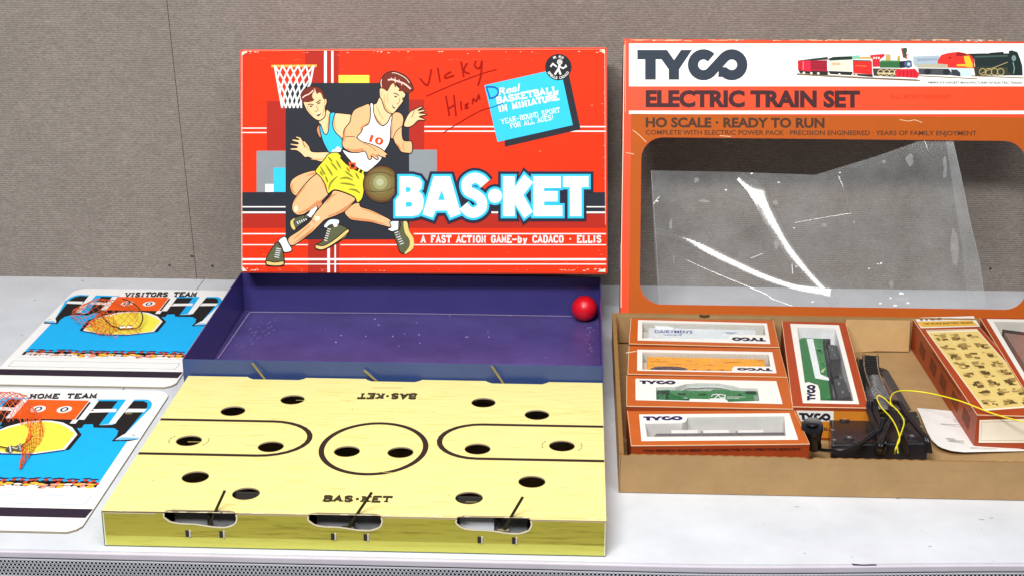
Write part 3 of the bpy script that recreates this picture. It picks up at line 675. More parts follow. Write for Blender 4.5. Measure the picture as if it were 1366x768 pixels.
# edge wear
random.seed(11)
def chip(x, y, s_, c=OFFW):
    pts = []
    for k in range(6):
        an = k*math.pi/3+random.uniform(-.4, .4); r = s_*random.uniform(.35, 1.0)
        pts.append((x+math.cos(an)*r*1.8, y+math.sin(an)*r*.55))
    a.poly(pts, c, 15+random.random()*.5)
for k in range(34): chip(random.uniform(325, 345) if k < 16 else random.uniform(345, 806), 69+abs(random.gauss(0, 1.2)), random.uniform(.4, 1.5))
for k in range(50):
    x = random.uniform(325, 345) if k < 12 else (random.uniform(740, 806) if k < 38 else random.uniform(345, 740)); chip(x, 361.5-abs(random.gauss(0, 1.5)), random.uniform(.4, 1.5))
for k in range(16): chip(806.3, random.uniform(66, 300), random.uniform(.4, .9)); chip(323.3, random.uniform(80, 360), random.uniform(.3, .8))
for k in range(8): chip(random.uniform(798, 807), random.uniform(66, 72), 1.5)
FA = mat((238, 92, 52), rough=.6)
for k in range(60):
    x, y = random.uniform(326, 804), random.choice([random.uniform(70, 84), random.uniform(346, 361), random.uniform(70, 361)])
    a.line([(x, y), (x+random.uniform(2, 10), y+random.uniform(-1.5, 1.5))], random.uniform(.25, .5), FA, .6)
for q in ([(323.5, 361.8), (330, 361.5), (326, 357.5), (324, 355)], [(807.6, 363), (797, 362.6), (801, 360.6), (807.4, 358)], [(806.6, 66.4), (800, 66.2), (803, 68.5), (806.8, 73)], [(323, 69.6), (331, 69.2), (327, 72), (323.2, 75)]): a.poly(q, OFFW, 15.8)
for x, y in ((720, 202), (803, 139), (675, 70), (790, 141), (799, 335), (802, 340), (372, 358), (374, 360)): chip(x, y, 1.1, mat((250, 150, 120)))
a.line([(323.1, 70), (323.0, 360)], 0.7, OFFW, 15.6); a.line([(806.8, 68), (807.6, 300)], 0.5, OFFW, 15.6); a.line([(324, 68.6), (500, 67.6), (806, 66.3)], 0.5, mat((250, 160, 120)), 15.7)
a.build('printed_artwork', lid)

# ------------------------------------------------------------------ purple box bottom
tray = thing('open_game_box', 'empty open purple-blue box bottom between the leaning lid and the yellow board', 'box', (-0.225, 1.895, 0.0005))
PI_ = mat((76, 66, 128), rough=0.38, noise=0.22, nscale=9, bump=0.05, bscale=80)
PW = mat((62, 58, 126), rough=0.32, noise=0.10, nscale=14)
PO = mat((52, 72, 124), rough=0.28, noise=0.08, nscale=16)
x0, x1, y0, y1, h, t = -0.4825, 0.0335, 1.7265, 2.067, 0.060, 0.0016
MB().box(x0+t, x1-t, y0+t, y1-t, 0.0008, 0.0024).build('floor_panel', PI_, tray)
def tw(bx, outer):
    mb = MB().box(*bx); mb.m = [1, 1, 0, 0, 0, 0]
    if outer == 'front': mb.m = [1, 1, 1, 0, 0, 0]
    if outer == 'left': mb.m = [1, 0, 0, 0, 1, 0]
    if outer == 'right': mb.m = [1, 0, 0, 0, 0, 1]
    if outer == 'back': mb.m = [1, 1, 0, 1, 0, 0]
    return mb.build('side_panel', [PW, PO], tray, bevel=0.0005)
tw((x0, x1, y0, y0+t, 0.0008, h), 'front'); tw((x0, x1, y1-t, y1, 0.0008, h), 'back')
tw((x0, x0+t, y0+t, y1-t, 0.0008, h), 'left'); tw((x1-t, x1, y0+t, y1-t, 0.0008, h), 'right')
sc = Art(*zmap(0.0024), base=0.0001); LV = mat((178, 168, 205), rough=0.7); DU = mat((112, 98, 150), rough=0.75)
random.seed(5)
for x, y in ((524, 448), (500, 425), (505, 433), (532, 461), (622, 449), (624, 449), (651, 442), (652, 449), (434, 439), (488, 448), (600, 421), (681, 421), (556, 430), (540, 445), (728, 476), (448, 456), (455, 447), (559, 446), (560, 457)):
    sc.poly(circ(x, y, random.uniform(.5, 1.3), random.uniform(.35, .8), n=6), LV, 0)
for q, w_ in ((((333, 416.5), (296, 470), (290, 478)), .8), (((333, 416), (520, 417.5), (762, 421.5)), .7)):
    sc.line(q, w_, LV, .5)
for k in range(46):
    x = random.gauss(350, 16); y = 445-(x-345)*.75+random.gauss(0, 6)
    if 424 < y < 476 and x > 318+(430-y)*.6: sc.poly(circ(x, y, random.uniform(.6, 2.2), random.uniform(.3, .8), n=6, rot=-.6), DU, .3+random.random())
for k in range(26):
    x = random.gauss(787, 2.5); y = random.uniform(430, 476); sc.poly(circ(x, y, random.uniform(.5, 1.6), random.uniform(.4, 1), n=6, rot=1.2), DU, .3+random.random())
sc.build('dust_marks', tray)['kind'] = 'stuff'

# ball
bm = bmesh.new(); bmesh.ops.create_uvsphere(bm, u_segments=36, v_segments=20, radius=0.0182)
dv = Vector((-.45, -.8, .45)).normalized()
for v in bm.verts:
    if (v.co.normalized()-dv).length < 0.16: v.co *= 0.965
me = bpy.data.meshes.new('ball'); bm.to_mesh(me); bm.free()
for p in me.polygons: p.use_smooth = True
me.materials.append(mat((214, 16, 34), rough=0.33, noise=0.08, nscale=50, bump=0.08, bscale=120))
ball = bpy.data.objects.new('ball', me); COL.objects.link(ball); ball.location = (0.0110, 2.0445, 0.0207)
tag(ball, 'small glossy red ball in the back right corner of the purple box', 'ball')

# ------------------------------------------------------------------ yellow playfield box
def wood(rgb, dark, name):
    m = bpy.data.materials.new(name); m.use_nodes = True; nt = m.node_tree; b = nt.nodes['Principled BSDF']; b.inputs['Roughness'].default_value = 0.45
    tc = nt.nodes.new('ShaderNodeTexCoord'); mp = nt.nodes.new('ShaderNodeMapping'); mp.inputs['Scale'].default_value = (3.0, 50, 50)
    nt.links.new(tc.outputs['Object'], mp.inputs['Vector'])
    n = nt.nodes.new('ShaderNodeTexNoise'); n.inputs['Scale'].default_value = 7; n.inputs['Detail'].default_value = 8; n.inputs['Roughness'].default_value = 0.62; n.inputs['Distortion'].default_value = 0.35
    nt.links.new(mp.outputs[0], n.inputs['Vector']); r = nt.nodes.new('ShaderNodeValToRGB')
    r.color_ramp.elements[0].position = 0.34; r.color_ramp.elements[1].position = 0.5
    r.color_ramp.elements[0].color = tuple(lin(c) for c in dark)+(1,); r.color_ramp.elements[1].color = tuple(lin(c) for c in rgb)+(1,)
    nt.links.new(n.outputs['Fac'], r.inputs['Fac']); nt.links.new(r.outputs[0], b.inputs['Base Color'])
    return m
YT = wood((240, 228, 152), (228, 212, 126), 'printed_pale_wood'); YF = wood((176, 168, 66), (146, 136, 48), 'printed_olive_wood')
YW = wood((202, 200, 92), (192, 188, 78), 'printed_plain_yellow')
game = thing('playfield_box', 'pale yellow cardboard basketball playfield box with round holes and metal levers, front centre-left', 'board game', (-0.222, 1.54, 0.0005))
fx, nz = (lambda x, y: Vector((x, y, 0.040))), Vector((0, 0, 1))
X0, X1, YA, YB = -0.4752, 0.0325, 1.3640, 1.7225
OPF = [(-0.4113, -0.3385), (-0.2652, -0.1920), (-0.1166, -0.0426)]
OPR = [(-0.4016, -0.3293), (-0.2562, -0.1871), (-0.1091, -0.0326)]
outer = [(X0, YA)]
for x_a, x_b in OPF: outer += [(x_a, YA), (x_a+.002, YA+.0035), (x_a+.008, YA+.0055), (x_b-.008, YA+.0055), (x_b-.002, YA+.0035), (x_b, YA)]
outer += [(X1, YA), (X1, YB)]
for x_a, x_b in OPR[::-1]: outer += [(x_b, YB), (x_b-.002, YB-.003), (x_b-.008, YB-.0075), (x_a+.008, YB-.0075), (x_a+.002, YB-.003), (x_a, YB)]
outer += [(X0, YB)]
HO = [(-0.3970, 1.6181), (-0.3339, 1.6545), (-0.428, 1.5344), (-0.3341, 1.5228), (-0.3988, 1.4440), (-0.3374, 1.4078), (-0.2486, 1.5144), (-0.1899, 1.5145), (-0.1079, 1.6558), (-0.0440, 1.6229), (-0.1064, 1.5271), (-0.0140, 1.5391), (-0.0442, 1.4488), (-0.1072, 1.4084)]
sheet('playfield_top', [outer]+[circ(x, y, 0.0142, n=28)[::-1] for x, y in HO], fx, nz, 0.0016, [YT, CHIP], game)
# front panel with three scooped openings
ff = lambda x, z: Vector((x, YA-.0004, z)); nf = Vector((0, -1, 0))
fo = [(X0, 0.0008), (X1, 0.0008), (X1, 0.0383)]
for x_a, x_b in OPF[::-1]:
    w_ = x_b-x_a
    fo += [(x_b, 0.0383), (x_b+.0008, 0.034), (x_b-.0025, 0.0275), (x_b-.012, 0.0240), (x_b-.024, 0.0243), (x_b-.042, 0.0268), (x_a+.016, 0.0272), (x_a+.006, 0.0290), (x_a-.0002, 0.034), (x_a, 0.0383)]
fo += [(X0, 0.0383)]
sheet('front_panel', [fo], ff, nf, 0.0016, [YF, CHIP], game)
st = Art(ff, nf, base=0.0001)
st.poly([(X0+.002, .0012), (X1-.001, .0012), (X1-.001, .0125), (X0+.002, .0125)], YW, 0)
WC = mat((232, 224, 196), rough=0.8); GRN = mat((96, 118, 96))
for x_a, x_b in OPF:
    st.line([(x_a, 0.0383), (x_a-.0002, 0.034), (x_a+.006, 0.0290), (x_a+.016, 0.0272), (x_b-.042, 0.0268), (x_b-.024, 0.0243), (x_b-.012, 0.0240), (x_b-.0025, 0.0275), (x_b+.0008, 0.034), (x_b, .0383)], 0.0014, WC, 1, smooth=3)
st.line([(X0+.0018, .001), (X0+.0018, .038)], 0.0013, WC, 1); st.line([(X0+.0006, .001), (X0+.0006, .038)], 0.0010, GRN, 1.5); st.line([(X1-.001, .001), (X1-.001, .038)], 0.001, WC, 1)
st.line([(X0+.002, .0377), (-.42, .0377)], 0.0007, WC, 1.2); st.line([(X0, .0011), (X1, .0011)], 0.0006, GRN, 1.2)
st.build('printed_edging', game)
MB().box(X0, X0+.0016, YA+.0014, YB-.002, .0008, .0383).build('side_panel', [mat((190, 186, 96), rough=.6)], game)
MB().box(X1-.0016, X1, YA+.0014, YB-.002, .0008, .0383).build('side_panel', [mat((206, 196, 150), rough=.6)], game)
MB().box(X0, X1, YB-.0106, YB-.0090, .0008, .0300).build('back_panel', [CHIP], game)
MB().box(X0+.002, X1-.002, YA+.055, YB-.011, .0125, .0140).build('inner_shelf', [mat((168, 156, 132), rough=.9, noise=.2, nscale=30)], game)
MB().box(X0+.002, X1-.002, YA+.002, YB-.011, .0008, .0022).build('bottom_panel', [mat((150, 140, 118), rough=.9)], game)
MB().box(X0+.002, X1-.002, YA+.052, YA+.0535, .0022, .0370).build('dark_shade_plate', [mat((52, 50, 46), rough=.9)], game)  # dark plate put in for the shade inside the openings
MB().box(-.1146, -.0800, YA+.0150, YA+.0160, .0024, .0372).build('reflection_plate', [mat((224, 230, 240), rough=.4)], game)  # pale colour stands in for a metal reflection in the third opening
for x_a, x_b in OPF:   # metal lever seats behind each opening
    MB().box(x_a+.004, x_b-.004, YA+.022, YA+.024, .0024, .0300).build('lever_seat', [mat((176, 182, 190), rough=.5, metal=.2)], game)
    MB().box(x_a+.040, x_a+.043, YA+.012, YA+.0215, .0024, .0330).build('lever_post', [mat((36, 34, 34), rough=.6)], game)
t_ = Art(fx, nz); LN = (50, 38, 34)
def wv(p, k=.0012): return [(x+random.uniform(-k, k)*.2, y) for x, y in p]
def lane(xe, s, ya, yb, xc, rr):
    pts = [(xe, ya)]
    yc = (ya+yb)/2; r2 = abs(ya-yb)/2
    for k in range(15):
        an = math.pi/2-math.pi*k/14; pts.append((xc+s*rr*math.cos(an), yc+r2*math.sin(an)))
    pts.append((xe, yb)); return pts
t_.line(lane(X0+.0004, 1, 1.5905, 1.4990, -.345, .050), 0.0060, LN, 0)
t_.line(lane(X1-.0004, -1, 1.5925, 1.5020, -.105, .045), 0.0060, LN, 0)
t_.line(circ(-.2205, 1.5245, .0570, .0660, n=56), 0.0060, LN, 0, closed=True)
for cx, cy in ((-0.428, 1.5344), (-0.014, 1.5391)):
    for k in range(24):
        if k % 12 in (2, 3, 4, 8, 9): continue
        an = 2*math.pi*k/24
        if abs(math.sin(an)) > .8: continue
        t_.line([(cx+.0220*math.cos(an+d), cy+.0200*math.sin(an+d)) for d in (-.08, .08)], 0.0011, (104, 92, 50), 0)
t_.map = lambda x, y: at(x, y, z=0.040)
t_.text('BAS.KET', (431, 667.6), (520, 668.8), 6.6, (60, 54, 36), 0.5, serif=True, sw=0.44, shear=.35)
t_.text('BAS.KET', (556, 525.0), (480, 524.6), 6.0, (60, 54, 36), 0.5, serif=True, sw=0.44, shear=.35)
for k in range(14): t_.line([(497+k*2.9, 516.8), (498.6+k*2.9, 516.9)], 0.7, (150, 140, 84), 0.5)
random.seed(19); SM = mat((226, 208, 126), rough=.6); SM2 = mat((214, 192, 110), rough=.6)
for k in range(46):
    x, y = random.uniform(150, 800), random.uniform(515, 676)
    t_.line([(x, y), (x+random.uniform(3, 22), y+random.uniform(-.3, .5))], random.uniform(.3, .6), SM if k % 2 else SM2, .2)
for x, y in ((335, 641), (598, 660), (204, 640), (470, 545), (690, 630)): t_.poly(circ(x, y, .9, .5, n=8), (150, 128, 70), .4)
for cx, cy in HO:
    p_ = [(cx+.01445*math.cos(math.pi+math.pi*k/10), cy+.0146*math.sin(math.pi+math.pi*k/10), 0) for k in range(11)]
    t_.map = lambda x, y: Vector((x, y, .040)); t_.line([(a_, b_) for a_, b_, _ in p_], .0005, (196, 176, 110), .3); t_.map = lambda x, y: at(x, y, z=0.040)
# worn front fold
random.seed(3)
for k in range(60):
    x = random.uniform(138, 806); y = 680.8+(x-137)*.0165
    t_.line([(x, y), (x+random.uniform(2, 14), y+.15)], random.uniform(.5, 1.0), WC, 1.2)
t_.line([(136, 680.8), (806, 691.9)], 0.7, mat((206, 190, 140)), .9)
t_.build('printed_court', game)
LM = mat((74, 68, 48), rough=0.45, metal=0.6)
def lever(p, q, wd=.0026):
    p, q = Vector(p), Vector(q); d = (q-p).normalized(); sd = d.cross(Vector((0, -1, 0))).normalized()*wd/2; th = Vector((0, -1, 0)).cross(sd).normalized(); th = d.cross(sd).normalized()*.0007
    mb = MB(); mb.hexa([p-sd-th, p+sd-th, p+sd+th, p-sd+th], [q-sd-th, q+sd-th, q+sd+th, q-sd+th]); return mb
for p, q in ((at(277, 704, Y=1.3665), at(300, 653.5, Y=1.3690)), (at(464, 703, Y=1.3665), at(496, 656, Y=1.3690)), (at(672, 705, Y=1.3665), at(697.5, 662, Y=1.3690))):
    mb = lever(p, q, .0028); lv = mb.build('lever', LM, game, bevel=.0003)
    MB().tube([Vector(p)+Vector((-.006, .004, -.004)), Vector(p)+Vector((.006, .003, -.003))], .0035, 8).build('lever_pivot', LM, lv)
for p, q in (((-0.3769, 1.716, 0.0365), (-0.3952, 1.7225, 0.0585)), ((-0.2374, 1.716, 0.0355), (-0.258, 1.7225, 0.0515)), ((-0.0868, 1.716, 0.0385), (-0.1021, 1.7225, 0.0600))):
    lever(p, q, .0026).build('lever', mat((150, 138, 92), rough=.4, metal=.5), game, bevel=.0003)
for x in (-.3885, -.3540, -.2410, -.2080, -.0935, -.0590):
    z_ = .0165; s_ = .0022
    MB().box(x-s_, x+s_*.6, YA-.0012, YA-.0003, z_-.0035, z_+.0035).build('staple_leg', mat((92, 84, 80), rough=.35, metal=.7), game)
    MB().box(x+s_*.7, x+s_*1.4, YA-.0018, YA-.0003, z_-.0035, z_+.0035).build('staple_leg', mat((230, 226, 220), rough=.3, metal=.3), game)

# ------------------------------------------------------------------ the two team boards
def sheet_box(name, pts, z0, z1, top, edge, parent):
    return sheet(name, [pts], lambda x, y: Vector((x, y, z1)), Vector((0, 0, 1)), z1-z0, [top, edge], parent)
WB = mat((247, 247, 247), rough=0.35, noise=0.02)
CYB = (24, 176, 242); OR_ = (244, 96, 28); YE = (246, 236, 84); BKB = (34, 30, 32); NV = (30, 62, 120)
BW, BH, ZT = 0.245, 0.375, 0.0027
def team_board(label, ox, oy, title, tx, group):
    b = thing('team_board', label, 'game board', (ox+BW/2, oy+BH/2, 0.0004), group)
    pts = [(ox+.012, oy), (ox+BW-.012, oy), (ox+BW-.004, oy+.006), (ox+BW, oy+.014)]
    pts += [(ox+BW-.020+.020*math.cos(math.radians(a_)), oy+BH-.020+.020*math.sin(math.radians(a_))) for a_ in range(0, 91, 15)]
    pts += [(ox+.020+.020*math.cos(math.radians(a_)), oy+BH-.020+.020*math.sin(math.radians(a_))) for a_ in range(90, 181, 15)]
    pts += [(ox, oy+.014), (ox+.004, oy+.006)]
    sheet_box('board_panel', pts, .0004, ZT, WB, mat((150, 140, 122), rough=.9), b)
    # artwork: drawn once in the home board's sheet coordinates, shifted to this board
    HX, HY = -0.7540, 1.3870
    A = Art(lambda x, y: Vector((0, 0, 0)), Vector((0, 0, 1)), base=.0001)
    def m_px(x, y): p = at(x, y, z=ZT); return Vector((min(p.x-HX, BW-.0012)+ox, p.y-HY+oy, ZT))
    def m_mir(x, y): p = at(x, y, z=ZT); return Vector((ox+max(.0012, .236-(p.x-HX)), p.y-HY+oy, ZT))
    def m_loc(x, y): return Vector((ox+x, oy+y, ZT))
    Z4 = lambda p: Z(100, 515, 6.677, p); Z3 = lambda p: Z(0, 515, 6.677, p); Z5 = lambda p: Z(0, 620, 5.187, p)
    cx_ = .117
    loc = lambda x, y: (at(x, y, z=ZT).x-HX, at(x, y, z=ZT).y-HY)
    yf0 = loc(90, 651)[1]; yf1 = loc(130, 563)[1]
    A.map = m_loc
    A.poly([(.013, yf0), (BW-.013, yf0), (BW-.013, yf1+.005), (.013, yf1+.005)], CYB, 0)
    xs = [loc(*p) for p in Z4([(0, 332), (0, 128)])]
    A.poly([(cx_-.05, xs[0][1]-.012), (cx_+.05, xs[0][1]-.012), (cx_+.05, xs[1][1]-.002), (cx_-.05, xs[1][1]-.002)], BKB, .5)
    for mp in (m_px, m_mir):
        A.map = mp
        A.poly(Z4([(-20, 340), (160, 335), (165, 366), (350, 370), (386, 395), (372, 436), (325, 488), (480, 486), (570, 470), (500, 400), (655, 185), (650, 140), (612, 124), (-20, 124)]), BKB, 1.2)
        A.poly(Z4([(198, 116), (640, 116), (672, 128), (688, 152), (680, 188), (476, 424), (440, 430), (646, 182), (646, 148), (612, 130), (195, 130)]), CYB, 2)
        A.poly(Z4([(440, 430), (476, 424), (590, 440), (720, 255), (688, 152), (680, 188)]), WB, 2.1)
        A.poly(Z4([(355, 476), (432, 428), (476, 422), (592, 455), (562, 470), (400, 478)]), WB, 2.3)
        A.poly(Z4([(355, 476), (415, 452), (592, 456), (562, 470), (400, 478)]), (120, 190, 240), 2.6)
        A.poly(Z4([(385, 126), (458, 117), (300, 334), (214, 345)]), CYB, 2.2)
        A.poly(Z4([(458, 116), (532, 116), (372, 312), (362, 330), (300, 334)]), WB, 2.7)
        A.poly(Z4([(214, 346), (300, 332), (364, 328), (330, 342)]), (170, 210, 240), 3)
        A.poly(Z4([(133, 203), (372, 200), (366, 228), (106, 235)]), WB, 3.1); A.poly(Z4([(474, 199), (640, 200), (616, 229), (440, 232)]), WB, 3.1)
        A.poly(Z4([(136, 122), (200, 122), (60, 268), (20, 268)]), WB, 3.3); A.poly(Z4([(60, 240), (130, 232), (40, 272)]), WB, 3.35)
        A.poly(circ(*Z4([(152, 213)])[0], 2.4, .9, n=12), (70, 70, 76), 3.6)
    # yellow court and its borders, mirrored about the middle
    half = [loc(*p) for p in Z3([(460, 306), (560, 322), (645, 366), (690, 430), (580, 563), (310, 601)])]
    def both(h, gx=0, gy=0):
        h = [(x+gx*(1 if x > cx_ else 0), y+gy) for x, y in h]
        return h+[(2*cx_-x, y) for x, y in h[::-1]]
    A.map = m_loc
    A.poly(both(half, .0050, .0), BKB, 4, smooth=0); A.poly([(x, y-.0035) for x, y in both(half)], NV, 4.2)
    A.poly(both(half), WB, 4.5)
    q = both([(x-.0035, y-.0035 if i < 3 else y+.0015) for i, (x, y) in enumerate(half)]); A.poly(q, YE, 5)
    # score panel
    A.map = m_px
    tl, tr, br, bl = [loc(*p) for p in Z3([(250, 122), (800, 125), (665, 293), (100, 290)])]
    xr = .1512; xl = .0743; yt = (tl[1]+tr[1])/2; yb = (bl[1]+br[1])/2
    A.map = m_loc
    A.poly([(xl-.008, yb), (xr+.012, yb), (xr+.012, yt+.001), (xl-.008, yt+.001)], WB, 5.2)
    A.poly([(xr+.001, yb-.004), (xr+.004, yb-.004), (xr+.004, yt-.006), (xr+.001, yt-.004)], BKB, 5.6)
    A.poly([(xl, yb), (xr, yb), (xr, yt), (xl, yt)], OR_, 6)
    A.poly([(xr-.002, yb-.012), (xr+.005, yb-.012), (xr+.005, yb), (xr-.002, yb)], WB, 6)
    yc = (yt+yb)/2
    for cxx in (.113-.0163, .113+.0163):
        A.poly(circ(cxx, yc, .0090, .0105, n=28), WB, 7); A.line(circ(cxx, yc, .0036, .0060, n=20), .0022, (24, 26, 44), 8, closed=True)
    # crowd
    random.seed(21)
    y_t = loc(100, 637)[1]; hgt = y_t-yf0
    A.poly([(.013, yf0), (BW-.013, yf0), (BW-.013, yf0+hgt*.60), (.013, yf0+hgt*.60)], BKB, 1)
    n_ = 24
    for i in range(n_):
        x = .018+(BW-.036)*(i+.5)/n_+random.uniform(-.002, .002); y = yf0+hgt*random.uniform(.68, .82)
        A.poly([(x-.0075, yf0+hgt*.45), (x+.0075, yf0+hgt*.45), (x+.004, y-.002), (x-.004, y-.002)], BKB, 1.3)
        A.poly(circ(x, y, .0026, .0032, n=10), (196, 78, 56), 2); A.poly(circ(x, y+.0034, .0052, .0016, n=10, rot=random.uniform(-.3, .3)), (28, 34, 66), 3+random.random()*.3)
        if random.random() < .6: A.poly(circ(x+.006, y-.007, .0026, .0030, n=8), (216, 70, 44), 2.4)
    A.poly([(.008, yf0-.004), (BW-.008, yf0-.004), (BW-.008, yf0+hgt*.12), (.008, yf0+hgt*.12)], WB, 3.5)
    for i in range(26):
        x = .016+(BW-.032)*(i+.5)/26+random.uniform(-.003, .003); y = yf0+hgt*random.uniform(.16, .34); c_ = random.choice([(246, 196, 60), W, W, (240, 170, 150), (246, 196, 60)])
        A.poly(circ(x, y-.0035, .0048, .0036, n=10), c_ if random.random() < .5 else W, 3.8); A.poly(circ(x, y, .0030, .0022, n=8), (204, 96, 76), 4.2); A.poly(circ(x, y+.0024, .0050, .0022, n=10), c_, 4.6+random.random()*.2)
    # caption box and dark band
    A.map = m_px
    y1_ = loc(112, 661)[1]; y2_ = loc(104, 672.5)[1]; y3_ = loc(100, 678)[1]; y4_ = loc(100, 690)[1]
    A.map = m_loc
    A.line([(.010, y1_), (BW-.012, y1_), (BW-.014, y2_), (.010, y2_), (.010, y1_)], .0006, (120, 176, 190), 1)
    A.poly([(.0, y4_), (BW-.0025, y4_), (BW-.0005, y3_), (.0, y3_)], (48, 38, 54), 1)
    # title
    A.map = lambda x, y: at(x, y, z=ZT)
    A.text(title, *tx, (36, 32, 36), 6, serif=True, sw=0.34, shear=.45)
    A.build('printed_scene', b)
    return b
bh = team_board('home team game board with blue court scene, at the front left beside the yellow box', -0.7540, 1.3870, 'HOME TEAM', ((39.4, 530.9), (127, 530.5), 5.2), 'printed team boards')
bv = team_board('visitors team game board with blue court scene, behind the other board by the wall', -0.7545, 1.7740, 'VISITORS TEAM', ((166.5, 396.0), (260.5, 395.2), 5.0), 'printed team boards')

def net(parent, stations, nu, nv, r, col, seed, jitter=.0012):
    """a sleeve of string: crossing strands over an arched, crumpled surface"""
    random.seed(seed)
    T = []
    for (nx_, ny_), (fx_, fy_), hh in stations:
        T.append((at(nx_, ny_, z=ZT), at(fx_, fy_, z=ZT), hh))
    def S_(u, v_):   # u along stations, v across
        u = max(0, min(.9999, u))*(len(T)-1); i = int(u); t = u-i
        g_ = lambda k: T[max(0, min(len(T)-1, k))]
        w4 = [0.5*(-t+2*t*t-t**3), 0.5*(2-5*t*t+3*t**3), 0.5*(t+4*t*t-3*t**3), 0.5*(-t*t+t**3)]
        a_ = Vector((0, 0, 0)); b_ = Vector((0, 0, 0)); hh = 0
        for k, ww in zip((-1, 0, 1, 2), w4): s_ = g_(i+k); a_ += s_[0]*ww; b_ += s_[1]*ww; hh += s_[2]*ww
        th = math.pi*v_; m_ = (a_+b_)/2; d_ = (a_-b_)/2
        p = m_+d_*math.cos(th); p.z = ZT+.0012+max(0, hh)*math.sin(th)**.8; return p
    nodes = {}
    def node(i, j):
        if (i, j) not in nodes:
            p = S_(i/nu, j/nv); nodes[i, j] = p+Vector((random.uniform(-1, 1), random.uniform(-1, 1), random.uniform(-.3, 1)*.8))*jitter
        return nodes[i, j]
    mb = MB()
    for d0 in (1, -1):
        for j0 in range(-nu, nv+nu+1, 2):
            run = []
            for i in range(nu+1):
                j = j0+d0*i
                if 0 <= j <= nv: run.append(node(i, j))
                else:
                    if len(run) > 1: mb.tube(run, r, 4, cap=False)
                    run = []
            if len(run) > 1: mb.tube(run, r, 4, cap=False)
    return mb, S_
NETO = mat((226, 92, 30), rough=.55); RING = mat((104, 66, 40), rough=.35, metal=.6); STEEL = mat((170, 172, 176), rough=.3, metal=.8)
ZV = lambda x, y: (75+x/5.69, 380+y/5.69)
hv = thing('hoop_net', 'orange string net on a bent wire ring lying over the visitors board', 'basketball net', tuple(at(170, 420, z=ZT)), 'orange hoop nets')
mb, SV = net(hv, [(ZV(640, 372), ZV(610, 230), .018), (ZV(560, 382), ZV(550, 190), .020), (ZV(430, 405), ZV(480, 165), .018), (ZV(310, 380), ZV(390, 140), .014), (ZV(205, 325), ZV(300, 130), .010), (ZV(112, 250), ZV(150, 205), .006)], 19, 15, .00036, NETO, 4)
mb.build('net', NETO, hv)
mb2, _ = net(hv, [(ZV(470, 340), ZV(330, 250), .016), (ZV(400, 385), ZV(280, 290), .012), (ZV(300, 370), ZV(230, 330), .008)], 12, 10, .00045, NETO, 9, .002)
mb2.build('net_fold', NETO, hv)
def ring(par, pts, r=.0009): return MB().tube(spline([Vector(p) for p in pts], 6), r, 8).build('wire_ring', RING, par, smooth=True)
ring(hv, [at(*ZV(470, 330), z=.006), at(*ZV(560, 330), z=.006), at(*ZV(625, 318), z=.008), at(*ZV(655, 262), z=.013), at(*ZV(650, 215), z=.018), at(*ZV(618, 165), z=.020), at(*ZV(560, 125), z=.020), at(*ZV(505, 105), z=.018)])
ring(hv, [at(*ZV(345, 235), z=.014), at(*ZV(385, 275), z=.018), at(*ZV(430, 310), z=.014), at(*ZV(480, 322), z=.007)])
for x, y in ((505, 322), (560, 320)):
    p = at(*ZV(x, y), z=.006); MB().tube([p+Vector((-.004, 0, 0)), p+Vector((.003, .002, 0))], .0028, 10).build('clip', STEEL, hv)
hh = thing('hoop_net', 'orange string net twisted on a wire clip lying over the home board', 'basketball net', tuple(at(25, 570, z=ZT)), 'orange hoop nets')
ZH = lambda x, y: (x/6.677, 515+y/6.677)
mb, _ = net(hh, [(ZH(-220, 360), ZH(-200, 170), .020), (ZH(-60, 350), ZH(-40, 165), .024), (ZH(90, 318), ZH(120, 168), .024), (ZH(190, 312), ZH(270, 190), .022)], 16, 14, .00038, NETO, 5)
mb.build('net', NETO, hh)
mb, _ = net(hh, [(ZH(175, 335), ZH(270, 225), .018), (ZH(250, 370), ZH(355, 320), .016), (ZH(272, 430), ZH(388, 420), .014), (ZH(240, 510), ZH(345, 520), .012), (ZH(205, 580), ZH(285, 600), .008), (ZH(176, 745), ZH(186, 745), .002)], 26, 12, .00038, NETO, 6)
mb.build('net_fold', NETO, hh)
ring(hh, [at(*ZH(-60, 520), z=.005), at(*ZH(10, 535), z=.006), at(*ZH(80, 545), z=.007), at(*ZH(150, 530), z=.008), at(*ZH(230, 500), z=.009), at(*ZH(290, 440), z=.012)], .0008)
MB().tube([at(*ZH(60, 575), z=.005), at(*ZH(100, 540), z=.007), at(*ZH(150, 560), z=.006), at(*ZH(190, 520), z=.008)], .0026, 8).build('clip', mat((128, 124, 104), rough=.35, metal=.7), hh, smooth=True)
MB().tube([at(*ZH(85, 530), z=.010), at(*ZH(95, 585), z=.004)], .0020, 8).build('clip', STEEL, hh)
MB().tube([at(*ZH(165, 520), z=.010), at(*ZH(185, 575), z=.004)], .0024, 8).build('clip', STEEL, hh)

# ------------------------------------------------------------------ train set lid with its window
tl = thing('train_set_box', 'large orange and white train set lid with torn clear window, leaning at the right', 'box lid', (0.35, 1.97, 0.0005))
N_T = Vector((0, -0.92455, 0.38105)); O_T = Vector((0.0600, 1.9655, 0.0012))
f_t, n_t = plane_map(O_T, N_T)
ex = Vector((1, 0, 0)); ey = Vector((0, 0.38105, 0.92455))
LW, LH = 0.5765, 0.4195
def fl(x, y): return O_T+ex*x+ey*y     # lid's own metres
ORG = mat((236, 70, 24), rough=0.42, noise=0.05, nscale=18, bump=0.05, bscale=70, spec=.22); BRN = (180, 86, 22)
def inv(px, py): p = f_t(px, py)-O_T; return p.dot(ex), p.dot(ey)
wx0, wy1 = inv(855.8, 183.2); wx1 = inv(1369.5, 300)[0]; wy0 = inv(1000, 407.5)[1]
win = rrect(wx0, wy0, wx1, wy1, 0.030, 8)
base = [(0, 0), (LW, 0), (LW, LH), (0, LH)]
